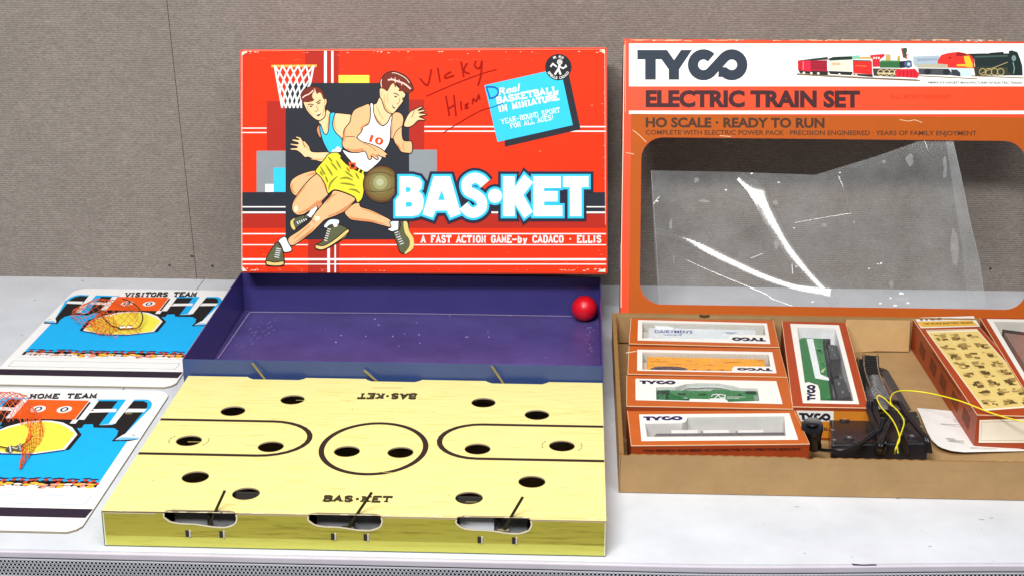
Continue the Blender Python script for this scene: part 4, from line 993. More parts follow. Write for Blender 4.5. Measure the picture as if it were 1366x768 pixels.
sheet('front_panel', [jag(base, 14, .0003), win[::-1]], fl, n_t, .0012, [ORG, CHIP], tl)
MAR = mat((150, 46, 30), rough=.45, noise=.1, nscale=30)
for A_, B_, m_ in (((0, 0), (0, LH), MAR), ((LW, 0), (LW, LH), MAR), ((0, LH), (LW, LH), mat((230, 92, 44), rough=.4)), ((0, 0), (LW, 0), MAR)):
    p, q = fl(*A_)-n_t*.0014, fl(*B_)-n_t*.0014; bk = -n_t*.042
    c_ = fl(LW/2, LH/2); inw = ((c_-(p+q)/2)-(q-p)*((c_-(p+q)/2).dot(q-p)/(q-p).length_squared)); inw -= n_t*inw.dot(n_t); inw = inw.normalized()*.0014
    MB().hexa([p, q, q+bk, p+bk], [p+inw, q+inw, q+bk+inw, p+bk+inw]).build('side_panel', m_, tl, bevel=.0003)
# pictures printed on the narrow left side
sl = Art(lambda x, y: O_T-n_t*(.0014+x)+ey*y+Vector((-.0001, 0, 0)), Vector((-1, 0, 0)), base=.0001)
for y0_, y1_, c_ in ((.02, .10, (196, 20, 24)), (.10, .14, (236, 214, 190)), (.14, .19, (60, 44, 44)), (.20, .26, (170, 120, 60)), (.27, .33, (60, 30, 40)), (.34, .40, (90, 24, 44))):
    sl.poly([(.004, y0_), (.038, y0_), (.038, y1_-.004), (.004, y1_-.004)], c_, 1)
sl.build('printed_side', tl)
a = Art(f_t, n_t, base=.0001)
XR = 1389.5
a.rect(839, 58.3, XR, 115.6, (248, 247, 244), 0); a.rect(839, 148, XR, 152.6, (248, 247, 244), 0)
A2 = Art(fl, n_t, base=.0001); A2.mats = a.mats; A2.v = a.v; A2.f = a.f; A2.m = a.m
yb_ = inv(900, 152.6)[1]; xl_ = inv(840, 300)[0]
A2.poly([(xl_, .0012), (LW-.0012, .0012), (LW-.0012, yb_), (xl_, yb_)], BRN, 0, holes=[rrect(wx0-.0002, wy0-.0002, wx1+.0002, wy1+.0002, 0.030, 8)[::-1]])
INK = (52, 58, 72); INK2 = (70, 40, 44)
T1 = lambda x, y: (820+x/4.8, 40+y/4.8)
logo(a, lambda x, y: T1(145+x, 125+y), (50, 60, 74), 1)
a.text('ELECTRIC TRAIN SET', (861.3, 142), (1147.3, 142.6), 20.4, INK2, 1, bold=.05, space=1.0)
a.text('HO SCALE · READY TO RUN', (861.3, 169.6), (1099.8, 170.4), 12.2, (78, 50, 36), 1, bold=.04)
a.text('COMPLETE WITH ELECTRIC POWER PACK · PRECISION ENGINEERED · YEARS OF FAMILY ENJOYMENT', (861.3, 179.8), (1302.8, 181.0), 6.0, (84, 54, 36), 1, bold=.02)
a.text('FULL 90 DAY WARRANTY', (1188, 131.9), (1270.5, 132), 5.6, (214, 56, 26), 1, bold=.01)
a.text("AMERICA'S LARGEST MANUFACTURER OF ELECTRIC TRAINS", (1237, 111.8), (1363, 112.2), 2.7, (40, 70, 80), 1, bold=.02)
# picture of trains
R6 = lambda p: Z(1060, 60, 8.54, p); R7 = lambda p: Z(1206, 60, 8.54, p)
BKT = (44, 44, 44)
a.line(R6([(25, 338), (400, 362), (900, 388), (1430, 410)]), 1.4, (120, 96, 60), 1); a.line(R6([(25, 330), (900, 378), (1400, 400)]), .6, (70, 60, 40), 2)
a.line(R7([(165, 355), (500, 372), (835, 390)]), 1.2, (132, 110, 66), 1); a.line(R7([(760, 355), (1366, 380)]), 1.2, (132, 110, 66), 1)
a.poly(R6([(40, 285), (380, 300), (380, 350), (60, 325)]), BKT, 1); a.poly(R6([(35, 182), (95, 172), (95, 300), (38, 288)]), (206, 36, 46), 2); a.poly(R6([(98, 172), (180, 168), (182, 308), (98, 296)]), (222, 40, 74), 2)
a.poly(R6([(180, 180), (370, 178), (372, 305), (182, 300)]), (168, 34, 54), 2); a.poly(R6([(40, 182), (200, 160), (375, 140), (380, 170), (180, 182)]), (38, 58, 54), 3)
for y in (200, 232, 262): a.line(R6([(185, y), (365, y+4)]), .6, (110, 20, 36), 3)
a.poly(R6([(385, 300), (660, 310), (660, 350), (390, 335)]), BKT, 1); a.poly(R6([(402, 178), (640, 172), (645, 300), (405, 295)]), (226, 232, 206), 2); a.poly(R6([(375, 165), (440, 140), (650, 132), (660, 168), (405, 182)]), (30, 52, 50), 3)
for k in range(7): a.line(R6([(425+k*15, 205), (427+k*15, 235)]), .8, (200, 110, 40), 3)
a.poly(R6([(650, 128), (740, 120), (735, 160), (660, 165)]), (130, 200, 170), 2.5); a.poly(R6([(735, 140), (880, 138), (880, 160), (735, 162)]), (200, 168, 80), 2.5)
a.poly(R6([(665, 330), (890, 340), (890, 370), (680, 350)]), BKT, 1); a.poly(R6([(662, 185), (880, 190), (885, 340), (668, 325)]), (224, 44, 44), 2); a.line(R6([(690, 240), (820, 246)]), .7, (240, 150, 60), 3); a.line(R6([(662, 180), (870, 186)]), 1.6, (90, 90, 76), 3)
a.poly(R6([(860, 120), (1020, 105), (1024, 130), (970, 170), (970, 250), (890, 255), (885, 160), (862, 140)]), (214, 40, 60), 3); 
for k in range(3): a.poly(R6([(895+k*28, 142), (912+k*28, 140), (912+k*28, 162), (895+k*28, 164)]), (246, 236, 220), 3.4)
a.poly(R6([(965, 190), (1190, 190), (1230, 210), (1230, 265), (970, 262)]), (52, 110, 66), 2.4); a.line(R6([(980, 182), (1200, 186)]), 1.3, (120, 170, 110), 3)
a.poly(R6([(1040, 110), (1090, 110), (1095, 180), (1035, 180)]), (206, 168, 110), 2.8); a.poly(R6([(1170, 130), (1200, 130), (1200, 180), (1170, 180)]), (190, 160, 70), 2.8)
a.poly(R6([(1212, 42), (1278, 36), (1280, 70), (1262, 150), (1240, 150), (1222, 80)]), (54, 84, 66), 3.5); a.poly(R6([(1212, 42), (1232, 42), (1246, 150), (1234, 150)]), (150, 60, 50), 3.7)
a.poly(R6([(1250, 110), (1300, 112), (1300, 160), (1255, 160)]), (190, 60, 60), 3.4); a.poly(circ(*R6([(1298, 138)])[0], 2.4, n=12), (240, 236, 240), 3.9)
a.poly(R6([(1190, 190), (1330, 180), (1338, 250), (1200, 268)]), (38, 44, 58), 3.1); a.poly(circ(*R6([(1292, 222)])[0], 5.2, n=20), (72, 96, 130), 3.5); a.poly(circ(*R6([(1300, 222)])[0], 2.3, n=12), (190, 205, 220), 3.9)
a.poly(R6([(890, 270), (1200, 275), (1190, 370), (900, 355)]), (72, 62, 58), 2); 
for x in (980, 1048, 1110, 1165): a.line(circ(*R6([(x, 318)])[0], 3.8, n=16), .9, (224, 204, 150), 3, closed=True)
a.line(R6([(940, 325), (1130, 328)]), 1.3, (240, 226, 180), 3.6)
a.poly(R6([(1160, 280), (1370, 275), (1420, 330), (1400, 380), (1150, 365)]), (218, 40, 56), 3.2)
for k in range(5): a.line(R6([(1200+k*42, 300), (1190+k*46, 370)]), .8, (130, 20, 40), 3.7)
for x, y in ((105, 322), (190, 326), (270, 328), (390, 334), (510, 340), (660, 348), (700, 350)): a.poly(circ(*R6([(x, y)])[0], 1.7, n=10), (240, 232, 214), 3)
a.poly(R7([(100, 135), (400, 122), (420, 250), (145, 258), (108, 225)]), (172, 190, 204), 1.5); a.poly(R7([(145, 160), (380, 152), (380, 180), (150, 190)]), (150, 168, 188), 2); a.poly(R7([(140, 225), (500, 215), (510, 265), (150, 262)]), (186, 182, 160), 2.1)
a.poly(R7([(160, 270), (560, 275), (560, 350), (170, 340)]), (74, 78, 86), 1.7); a.poly(circ(*R7([(270, 310)])[0], 5, 4, n=14), (40, 44, 52), 2.5); a.poly(circ(*R7([(480, 315)])[0], 4.6, 4, n=14), (40, 44, 52), 2.5)
a.poly(R7([(380, 215), (385, 175), (420, 120), (500, 95), (620, 82), (700, 100), (770, 130), (800, 180), (800, 270), (500, 262), (495, 225)]), (222, 54, 46), 3)
a.poly(R7([(600, 90), (700, 100), (730, 130), (640, 128), (590, 130)]), (150, 30, 36), 3.3); a.poly(R7([(680, 130), (740, 128), (780, 220), (780, 262), (715, 258), (690, 190)]), (250, 200, 50), 3.5); a.poly(R7([(600, 225), (700, 222), (715, 250), (600, 245)]), (250, 200, 50), 3.5); a.line(R7([(510, 150), (535, 150)]), 1.6, (80, 20, 30), 3.5)
a.poly(R7([(500, 268), (780, 268), (770, 360), (640, 362), (560, 345)]), (204, 226, 230), 2.8); a.poly(R7([(535, 285), (600, 285), (640, 320), (640, 362), (545, 350)]), (54, 62, 72), 3.2)
a.poly(R7([(720, 105), (880, 100), (1190, 100), (1230, 130), (1200, 270), (810, 265), (800, 170)]), (34, 46, 46), 2.5); a.line(R7([(800, 140), (1180, 128)]), 2.2, (70, 90, 86), 2.9); a.poly(R7([(970, 95), (1130, 82), (1135, 100), (975, 108)]), (24, 30, 30), 3)
a.poly(R7([(1195, 70), (1230, 66), (1290, 85), (1320, 160), (1345, 240), (1350, 350), (1240, 350), (1180, 300), (1190, 120)]), (30, 46, 46), 3); a.poly(circ(*R7([(1250, 155)])[0], 3, 4, n=12), (120, 150, 150), 3.6); a.line(R7([(1240, 200), (1256, 270), (1246, 330)]), 1.2, (130, 160, 150), 3.6)
a.poly(R7([(790, 250), (1190, 255), (1240, 350), (810, 355)]), (60, 62, 52), 2.7)
for x in (895, 960, 1030, 1100): a.line(circ(*R7([(x, 310)])[0], 4.4, n=16), .9, (196, 176, 110), 3.4, closed=True)
a.line(R7([(880, 330), (1000, 270), (1180, 200)]), .8, (196, 176, 120), 3.5)
# wear along the folds
random.seed(8)
for k in range(40):
    x = random.uniform(835, 1385); y = 53.6+abs(random.gauss(0, .5)); a.line([(x, y), (x+random.uniform(4, 22), y+.1)], random.uniform(.4, .9), mat((250, 196, 150)), 4)
for k in range(14):
    x, y = (random.uniform(1285, 1310), random.uniform(53, 56)) if k < 8 else (random.uniform(835, 1380), 54.5); a.poly(circ(x, y, random.uniform(.8, 2.4), .5, n=7), OFFW, 5)
a.line([(832.6, 60), (831.3, 180), (828.8, 330), (828.4, 410)], .9, OFFW, 5)
a.line([(834.5, 54.6), (834.2, 150)], .6, mat((252, 180, 150)), 5)
for q in (((844, 174), (852, 180), (862, 190)), ((1200, 160), (1212, 162), (1220, 160.5), (1230, 164)), ((960, 181.5), (975, 182.6)), ((835, 204), (846, 206))): a.line(q, .8, mat((240, 200, 150)), 5, smooth=3)
a.build('printed_front', tl)

# clear plastic window, partly torn loose
def clear(name, haze, rough=.08, tint=(205, 212, 216), scale=14, refl=1.0, bump=.05):
    m = bpy.data.materials.new(name); m.use_nodes = True; nt = m.node_tree; nt.nodes.clear()
    out = nt.nodes.new('ShaderNodeOutputMaterial'); tr = nt.nodes.new('ShaderNodeBsdfTransparent'); df = nt.nodes.new('ShaderNodeBsdfDiffuse'); gl = nt.nodes.new('ShaderNodeBsdfGlossy')
    df.inputs['Color'].default_value = tuple(lin(c) for c in tint)+(1,); gl.inputs['Roughness'].default_value = rough
    tc = nt.nodes.new('ShaderNodeTexCoord'); n = nt.nodes.new('ShaderNodeTexNoise'); n.inputs['Scale'].default_value = scale; n.inputs['Detail'].default_value = 7; n.inputs['Roughness'].default_value = .7
    nt.links.new(tc.outputs['Object'], n.inputs['Vector'])
    mr = nt.nodes.new('ShaderNodeMapRange'); mr.inputs['From Min'].default_value = .3; mr.inputs['From Max'].default_value = .75; mr.inputs['To Min'].default_value = haze*.5; mr.inputs['To Max'].default_value = haze*1.8
    nt.links.new(n.outputs['Fac'], mr.inputs['Value'])
    m1 = nt.nodes.new('ShaderNodeMixShader'); nt.links.new(mr.outputs[0], m1.inputs[0]); nt.links.new(tr.outputs[0], m1.inputs[1]); nt.links.new(df.outputs[0], m1.inputs[2])
    lw = nt.nodes.new('ShaderNodeLayerWeight'); pw = nt.nodes.new('ShaderNodeMath'); pw.operation = 'POWER'; pw.inputs[1].default_value = 4.0; nt.links.new(lw.outputs['Facing'], pw.inputs[0])
    fr = nt.nodes.new('ShaderNodeMath'); fr.operation = 'MULTIPLY_ADD'; fr.inputs[1].default_value = .45; fr.inputs[2].default_value = .045; nt.links.new(pw.outputs[0], fr.inputs[0])
    ml = nt.nodes.new('ShaderNodeMath'); ml.operation = 'MULTIPLY'; ml.inputs[1].default_value = refl; nt.links.new(fr.outputs[0], ml.inputs[0])
    bp = nt.nodes.new('ShaderNodeBump'); bp.inputs['Strength'].default_value = bump; bp.inputs['Distance'].default_value = .002; nt.links.new(n.outputs['Fac'], bp.inputs['Height']); nt.links.new(bp.outputs[0], gl.inputs['Normal'])
    m2 = nt.nodes.new('ShaderNodeMixShader'); nt.links.new(ml.outputs[0], m2.inputs[0]); nt.links.new(m1.outputs[0], m2.inputs[1]); nt.links.new(gl.outputs[0], m2.inputs[2])
    nt.links.new(m2.outputs[0], out.inputs['Surface'])
    return m
FILM = clear('scuffed_window_film', .13, .12); FILMB = clear('crisp_window_film', .03, .05, scale=40)
CREASE = clear('window_glare_crease', .05, .07, tint=(240, 243, 246), refl=2.4, bump=0)
FO = -.0045
fm_f = lambda x, y: f_t(x, y)+n_t*FO
film_sheet('window_film', [(868.5, 227), (980, 229), (1088, 233), (1170, 208), (1238, 184), (1272, 186), (1283, 235), (1294, 290), (1308, 350), (1316, 404), (1310, 410), (880, 410), (874, 340)], fm_f, n_t, FILM, tl)
film_sheet('window_film', [(1262, 186), (1272, 186), (1283, 235), (1294, 290), (1308, 350), (1316, 410), (1292, 410), (1284, 330), (1272, 250)], fm_f, n_t, FILM, tl, .0015)
def crease(pts, widths, lamp, lift=.003):  # ribbons added over the film, turned to mirror a lamp as glare streaks
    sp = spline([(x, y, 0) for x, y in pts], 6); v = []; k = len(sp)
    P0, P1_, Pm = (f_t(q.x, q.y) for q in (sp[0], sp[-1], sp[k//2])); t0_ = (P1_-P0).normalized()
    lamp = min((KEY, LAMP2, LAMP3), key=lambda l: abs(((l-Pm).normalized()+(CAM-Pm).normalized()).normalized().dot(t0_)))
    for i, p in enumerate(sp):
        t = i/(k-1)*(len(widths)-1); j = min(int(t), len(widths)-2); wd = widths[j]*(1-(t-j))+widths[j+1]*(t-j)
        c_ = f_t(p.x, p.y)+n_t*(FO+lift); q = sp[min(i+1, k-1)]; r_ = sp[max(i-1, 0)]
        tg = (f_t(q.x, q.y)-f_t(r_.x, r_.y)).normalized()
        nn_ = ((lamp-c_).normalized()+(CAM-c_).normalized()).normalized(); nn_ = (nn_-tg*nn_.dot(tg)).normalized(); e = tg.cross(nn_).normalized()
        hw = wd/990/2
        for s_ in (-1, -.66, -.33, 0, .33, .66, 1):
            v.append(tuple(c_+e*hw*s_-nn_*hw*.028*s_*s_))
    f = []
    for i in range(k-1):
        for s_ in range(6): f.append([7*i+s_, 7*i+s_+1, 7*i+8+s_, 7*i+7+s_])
    return link('film_glare_crease', v, f, [CREASE], tl, smooth=True)
crease([(987, 235), (1010, 256), (1027, 290), (1050, 330), (1078, 365), (1106, 395), (1114, 408)], [12, 22, 21, 17, 14, 14, 18], LAMP2)
crease([(875, 308), (920, 320), (965, 343), (1010, 365), (1052, 380), (1085, 386), (1108, 390)], [10, 12, 12, 12, 12, 15, 20], KEY)
crease([(915, 346), (950, 362), (1015, 389), (1030, 398), (1058, 408)], [1, 1.2, 1.8, 1.5, 1], KEY)
crease([(1119, 235), (1125, 250), (1130, 268), (1136, 284)], [2, 2.4, 2, 1], LAMP2)
crease([(1136, 284), (1105, 289), (1060, 297)], [1.2, 1, .8], KEY)
crease([(1153, 312), (1158, 325), (1164, 337)], [.8, 1.8, .8], LAMP2); crease([(1233, 186), (1236, 195), (1239, 203)], [1.2, 2, .8], LAMP2)
crease([(1256, 195), (1258, 215)], [1, 1.4], LAMP2); crease([(1262, 265), (1262, 280)], [1, 2], LAMP2); crease([(1285, 374), (1293, 386), (1302, 398)], [2.4, 2.2, 1], LAMP2)
crease([(1159, 357), (1164, 368), (1169, 378)], [1.4, 1.8, 1], LAMP2)
sf = Art(fm_f, n_t, base=.0003); SCF = clear('pale_glint_scuffs', .10, .3, tint=(235, 238, 240), scale=60); GL_ = mat((246, 246, 246), rough=.3)  # off-white patches painted as small glints on the film, beside scuffs
random.seed(13)
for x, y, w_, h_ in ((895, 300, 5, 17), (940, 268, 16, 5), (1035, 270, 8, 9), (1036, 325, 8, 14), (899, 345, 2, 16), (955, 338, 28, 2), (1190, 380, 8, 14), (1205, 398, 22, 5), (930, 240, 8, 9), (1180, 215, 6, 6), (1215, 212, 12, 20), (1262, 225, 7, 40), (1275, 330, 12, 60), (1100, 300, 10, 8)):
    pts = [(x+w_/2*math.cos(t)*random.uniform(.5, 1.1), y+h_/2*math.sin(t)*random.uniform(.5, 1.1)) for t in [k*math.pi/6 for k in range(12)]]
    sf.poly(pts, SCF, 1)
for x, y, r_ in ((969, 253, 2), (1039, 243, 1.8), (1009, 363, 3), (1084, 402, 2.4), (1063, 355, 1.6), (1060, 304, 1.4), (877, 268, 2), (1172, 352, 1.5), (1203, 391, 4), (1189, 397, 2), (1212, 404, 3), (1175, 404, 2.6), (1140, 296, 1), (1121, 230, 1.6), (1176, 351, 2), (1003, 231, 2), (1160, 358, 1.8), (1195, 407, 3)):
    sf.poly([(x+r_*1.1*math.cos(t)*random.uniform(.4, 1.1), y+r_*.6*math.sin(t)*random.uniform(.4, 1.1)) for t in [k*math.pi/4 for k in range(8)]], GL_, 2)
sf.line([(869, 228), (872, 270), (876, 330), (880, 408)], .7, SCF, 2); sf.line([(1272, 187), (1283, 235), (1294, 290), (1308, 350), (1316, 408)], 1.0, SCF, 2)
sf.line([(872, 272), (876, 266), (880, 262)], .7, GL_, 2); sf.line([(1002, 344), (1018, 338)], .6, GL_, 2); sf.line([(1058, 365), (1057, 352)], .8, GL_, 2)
o = sf.build('film_glints_and_scuffs', tl); o['kind'] = 'stuff'

# ------------------------------------------------------------------ brown cardboard tray
CB = mat((166, 134, 92), rough=.8, noise=.10, nscale=26, bump=.12, bscale=160, spec=.25); CBE = mat((150, 112, 66), rough=.95, noise=.25, nscale=600, bump=.5, bscale=900, spec=.1)
ct = thing('cardboard_tray', 'shallow brown corrugated cardboard tray full of small train boxes', 'cardboard tray', (0.35, 1.73, 0.0005))
tx0, tx1, ty0, ty1, th, tk = 0.0485, 0.662, 1.5070, 1.9560, 0.0455, 0.0034
MB().box(tx0+tk, tx1-tk, ty0+tk, ty1-tk, .0008, .0035).build('floor_panel', CB, ct)
def rim_wall(name, p, q, inw, hfun, n=60, thick=tk, m=None, z0=.0008, lean=0.0):
    """a corrugated wall with a wavy cut top edge"""
    v = []; f = []; mi = []; p, q, inw = Vector(p), Vector(q), Vector(inw)
    for i in range(n+1):
        c_ = p.lerp(q, i/n); h_ = hfun(i/n)
        ln = inw*lean
        v += [tuple(c_+Vector((0, 0, z0))), tuple(c_+Vector((0, 0, h_))+ln), tuple(c_+inw*thick+Vector((0, 0, h_-.0004))+ln), tuple(c_+inw*thick+Vector((0, 0, z0)))]
    for i in range(n):
        k = 4*i
        for a_, b_, m_ in ((0, 1, 0), (1, 2, 1), (2, 3, 0), (3, 0, 0)): f.append([k+a_, k+b_, k+4+b_, k+4+a_]); mi.append(m_)
    f.append([0, 3, 2, 1]); mi.append(1); e = 4*n; f.append([e, e+1, e+2, e+3]); mi.append(1)
    cr = (q-p).cross(Vector((0, 0, 1)))
    if cr.dot(inw) > 0: f = [x[::-1] for x in f]
    return link(name, v, f, m or [CB, CBE], ct, midx=mi)
random.seed(31)
def wavy(h_, amp, n=60):
    ph = [random.uniform(0, 6.28) for _ in range(4)]
    return lambda t: h_+amp*(math.sin(t*7+ph[0])*.4+math.sin(t*23+ph[1])*.25+math.sin(t*160+ph[2])*.35)
def front_h(t):
    x = tx0+(tx1-tx0)*t; h_ = th+.0004*math.sin(t*9)+.00035*math.sin(t*330)
    if t < .02: h_ -= .001
    for x_a, x_b in ((.2485, .2560), (.535, .560)):
        if x_a < x < x_b: h_ -= .0022*math.sin(math.pi*(x-x_a)/(x_b-x_a))**.4
    return h_
rim_wall('side_panel', (tx0, ty0, 0), (tx1, ty0, 0), (0, 1, 0), front_h, 300)
rim_wall('side_panel', (tx0, ty1, 0), (tx1, ty1, 0), (0, -1, 0), wavy(th+.001, .0005), 120)
rim_wall('side_panel', (tx0, ty0+tk, 0), (tx0, ty1-tk, 0), (1, 0, 0), wavy(th, .0006), 120, thick=.0048)
rim_wall('side_panel', (tx1, ty0+tk, 0), (tx1, ty1-tk, 0), (-1, 0, 0), wavy(th, .0005), 60)
# tucked flaps inside the back wall
def flap(pts, z_top, m=CB):
    mb = MB(); b = [Vector(p) for p in pts]; d = Vector((0, -.0022, 0)); mb.hexa(b, [p+d for p in b]); return mb.build('flap', m, ct, bevel=.0004)
yb0 = ty1-tk-.0012
flap([(.058, yb0, .006), (.262, yb0, .006), (.262, yb0, .0448), (.058, yb0, .0448)], 0)
flap([(.362, yb0-.014, .006), (.372, yb0-.018, .0035), (.398, yb0-.0145, .0035), (.400, yb0-.016, .0055), (.446, yb0-.014, .0048), (.448, yb0, .0440), (.362, yb0, .0440)], 0, mat((184, 148, 98), rough=.8, noise=.08, nscale=30, bump=.1, bscale=160))
MB().tube([(.166, ty1-.0062, .0468), (.1725, ty1-.0062, .0456), (.179, ty1-.0062, .0468)], .0018, 8).build('thumb_notch', mat((84, 56, 28), rough=.95), ct)
Lp = Art(lambda x, z: Vector((x, ty0, z)), Vector((0, -1, 0)), base=.0001)
for x, z_, l in ((.10, .030, .03), (.18, .024, .05), (.33, .020, .06), (.40, .034, .03), (.27, .038, .02)):
    Lp.line([(x, z_), (x+l, z_+.0004)], .0003, mat((172, 136, 86), rough=.9), 0)
Lp.line([(tx0+.0012, .002), (tx0+.0010, .030), (tx0+.0018, .0445)], .0006, mat((90, 60, 34), rough=.9), 0)
Lp.build('crease_marks', ct)['kind'] = 'stuff'

# ------------------------------------------------------------------ the little train boxes
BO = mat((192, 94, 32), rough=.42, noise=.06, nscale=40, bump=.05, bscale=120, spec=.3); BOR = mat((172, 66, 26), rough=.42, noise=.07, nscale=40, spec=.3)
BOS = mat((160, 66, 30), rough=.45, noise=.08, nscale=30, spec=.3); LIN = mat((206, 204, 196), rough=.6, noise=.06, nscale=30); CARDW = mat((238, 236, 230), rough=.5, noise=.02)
PANE = clear('carton_film', .02, .05, tint=(220, 224, 228), scale=30)
INKB = (36, 34, 66)
def carton(label, cor, wh, win, zt, depth, top=BO, z_tilt=None, film=True, liner=LIN, group='window boxes in the cardboard tray', base_shift=(0, 0)):
    """top face from its four corners (back-left, back-right, front-right, front-left), walls, liner, film, print"""
    C4 = [at(*c, z=(z_tilt[i] if z_tilt else zt)) for i, c in enumerate(cor)]
    n_ = (C4[1]-C4[3]).cross(C4[0]-C4[2])
    if n_.z < 0: n_ = -n_
    n_.normalize()
    o_ = sum(C4, Vector())/4; fm, _ = plane_map(o_, n_)
    th_ = thing('train_car_box', label, 'toy box', (o_.x, o_.y, max(.0036, o_.z-depth)), group)
    sheet('top_panel', [cor, win] if win else [cor], fm, n_, .0006, [top, CARDW], th_)
    P4_ = [fm(*c)-n_*.0007 for c in cor]; dn = Vector((base_shift[0], base_shift[1], -depth))
    cen = sum(P4_, Vector())/4
    for i in range(4):
        p, q = P4_[i], P4_[(i+1) % 4]; e = (q-p).normalized(); inw = (cen-p)-e*(cen-p).dot(e); inw.z = 0; inw = inw.normalized()*.0006
        z_lo = max(.0036, min(p.z, q.z)-depth)
        pd, qd = Vector((p.x+dn.x, p.y+dn.y, z_lo)), Vector((q.x+dn.x, q.y+dn.y, z_lo))
        a0, a1 = p+e*.0002, q-e*.0002
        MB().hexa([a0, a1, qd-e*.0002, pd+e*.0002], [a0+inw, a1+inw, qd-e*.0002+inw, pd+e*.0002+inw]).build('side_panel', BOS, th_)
    if win:
        wq = [fm(*c)-n_*.0008 for c in win]; bt = [p-Vector((0, 0, depth*.62)) for p in wq]; cw = sum(bt, Vector())/len(bt); bt = [p.lerp(cw, .02) for p in bt]
        k = len(wq); link('inner_liner', [tuple(p) for p in wq+bt], [[i, (i+1) % k, k+(i+1) % k, k+i] for i in range(k)]+[list(range(k, 2*k))[::1]], liner, th_)
        if film: film_sheet('film_pane', win, fm, n_, PANE, th_, -.0011)
    A = Art(fm, n_, base=.0001)
    if wh: A.poly(wh, CARDW, 0, holes=[win[::-1]] if win else ())
    return th_, A, fm, n_
def low(fm, n_, d):
    return plane_map(fm(1000, 500)-n_*d, n_)[0]
def solid(fm, n_, pts, drop, thick, name, m, par, bev=.0005):
    """a block whose upper face is an outline on the box's own plane, lowered by drop"""
    drop = {.010: .0035, .013: .0055, .012: .005, .008: .002, .0125: .0045, .011: .0045, .009: .003}.get(drop, drop)
    lf = low(fm, n_, drop); t = [lf(*p) for p in pts]; b = [p-n_*thick for p in t]
    return MB().hexa(b, t).build(name, m, par, bevel=bev)
def wedge(a, b, c, d): return [a, b, c, d]
ZA = lambda p: Z(815, 410, 5.575, p); ZD = lambda p: Z(815, 530, 4.793, p); ZE = lambda p: Z(1030, 410, 3.657, p); ZG = lambda p: Z(1200, 400, 3.488, p)
def car(label, cat, fm, n_, p, drop=.012): q = fm(*p)-n_*drop; return thing('model_train_car', label, cat, tuple(q), 'model train cars in their boxes')
def fold(A, cor, w_=.8):   # pale worn folds
    c = mat((244, 206, 160), rough=.8); A.line([cor[3], cor[2]], w_, c, 3); A.line([cor[0], cor[3]], w_*.7, c, 3); A.line([cor[1], cor[2]], w_*.5, c, 3)

# white refrigerator car
cor = ZA([(150, 78), (1205, 95), (1252, 298), (135, 270)]); wh = ZA([(202, 91), (1160, 116), (1186, 270), (198, 243)])
win = ZA([(233, 108), (1138, 130), (1150, 205), (900, 200), (880, 212), (872, 236), (233, 228)])
b, A, fm, n_ = carton('orange window box with a white train car, rearmost of the stack of four at left', cor, wh, win, .045, .040)
logo(A, quadq(*ZA([(1152, 252), (902, 246), (898, 220), (1146, 224)])), INKB, 2)
fold(A, cor); A.build('printed_top', b)
c_ = car('white refrigerator train car with blue lettering, in the rearmost orange box', 'model train car', fm, n_, ZA([(680, 190)])[0])
solid(fm, n_, ZA([(282, 148), (1078, 166), (1080, 236), (276, 226)]), .010, .020, 'body', mat((226, 236, 240), rough=.35), c_)
solid(fm, n_, ZA([(236, 178), (282, 180), (278, 226), (236, 222)]), .013, .012, 'end_platform', mat((206, 200, 186), rough=.5), c_); solid(fm, n_, ZA([(1080, 195), (1140, 196), (1142, 212), (1080, 212)]), .013, .012, 'end_platform', mat((206, 200, 186), rough=.5), c_)
solid(fm, n_, ZA([(316, 130), (400, 132), (470, 146), (330, 142)]), .008, .003, 'roof_walk', mat((230, 236, 236), rough=.4), c_)
D = Art(low(fm, n_, .0034), n_, base=.0002)
D.text('DAIRYMEN\'S', *ZA([(325, 186), (606, 191)]), 3.6, (50, 60, 150), 1, bold=.01); D.text('LEAGUE', *ZA([(400, 206), (530, 208)]), 1.8, (90, 100, 170), 1)
D.line(ZA([(845, 184), (940, 187)]), .6, (90, 130, 180), 1); D.line(ZA([(860, 192), (915, 194)]), .5, (90, 130, 180), 1); D.line(ZA([(315, 231), (670, 240)]), .8, (50, 70, 90), 1); D.line(ZA([(700, 240), (870, 245)]), .8, (50, 70, 90), 1)
D.build('printed_lettering', c_)

# yellow box car
cor = ZA([(135, 285), (1252, 305), (1310, 518), (125, 495)]); wh = ZA([(196, 311), (1200, 330), (1232, 487), (195, 468)])
win = ZA([(234, 330), (1172, 348), (1186, 437), (915, 436), (902, 450), (898, 471), (234, 460)])
b, A, fm, n_ = carton('orange window box with a yellow train car, second from the back at left', cor, wh, win, .045, .040)
logo(A, quadq(*ZA([(1202, 472), (938, 466), (936, 447), (1196, 450)])), INKB, 2)
fold(A, cor); A.line(ZA([(112, 338), (160, 330), (188, 326)]), .9, OFFW, 3); A.build('printed_top', b)
c_ = car('yellow box car with dark smudges, in the second orange box from the back', 'model train car', fm, n_, ZA([(700, 410)])[0])
solid(fm, n_, ZA([(272, 362), (1142, 382), (1150, 452), (268, 462)]), .010, .020, 'body', mat((250, 168, 8), rough=.4, noise=.10, nscale=60), c_)
D = Art(low(fm, n_, .0034), n_, base=.0002)
for q in (((290, 400), (420, 402)), ((330, 384), (360, 390)), ((560, 396), (600, 398)), ((430, 420), (520, 422)), ((700, 425), (760, 427)), ((840, 410), (960, 404)), ((1090, 392), (1130, 393)), ((300, 430), (340, 436))): D.line(ZA(q), .55, (196, 112, 20), 1)
D.poly(ZA([(310, 448), (360, 438), (500, 440), (560, 462), (310, 462)]), (84, 66, 78), 1.5, 4); D.poly(ZA([(316, 455), (350, 446), (370, 462)]), (40, 34, 50), 1.9)
for x in (600, 700, 800): D.poly(ZA([(x, 466), (x+30, 456), (x+50, 468)]), (190, 84, 50), 1.5)
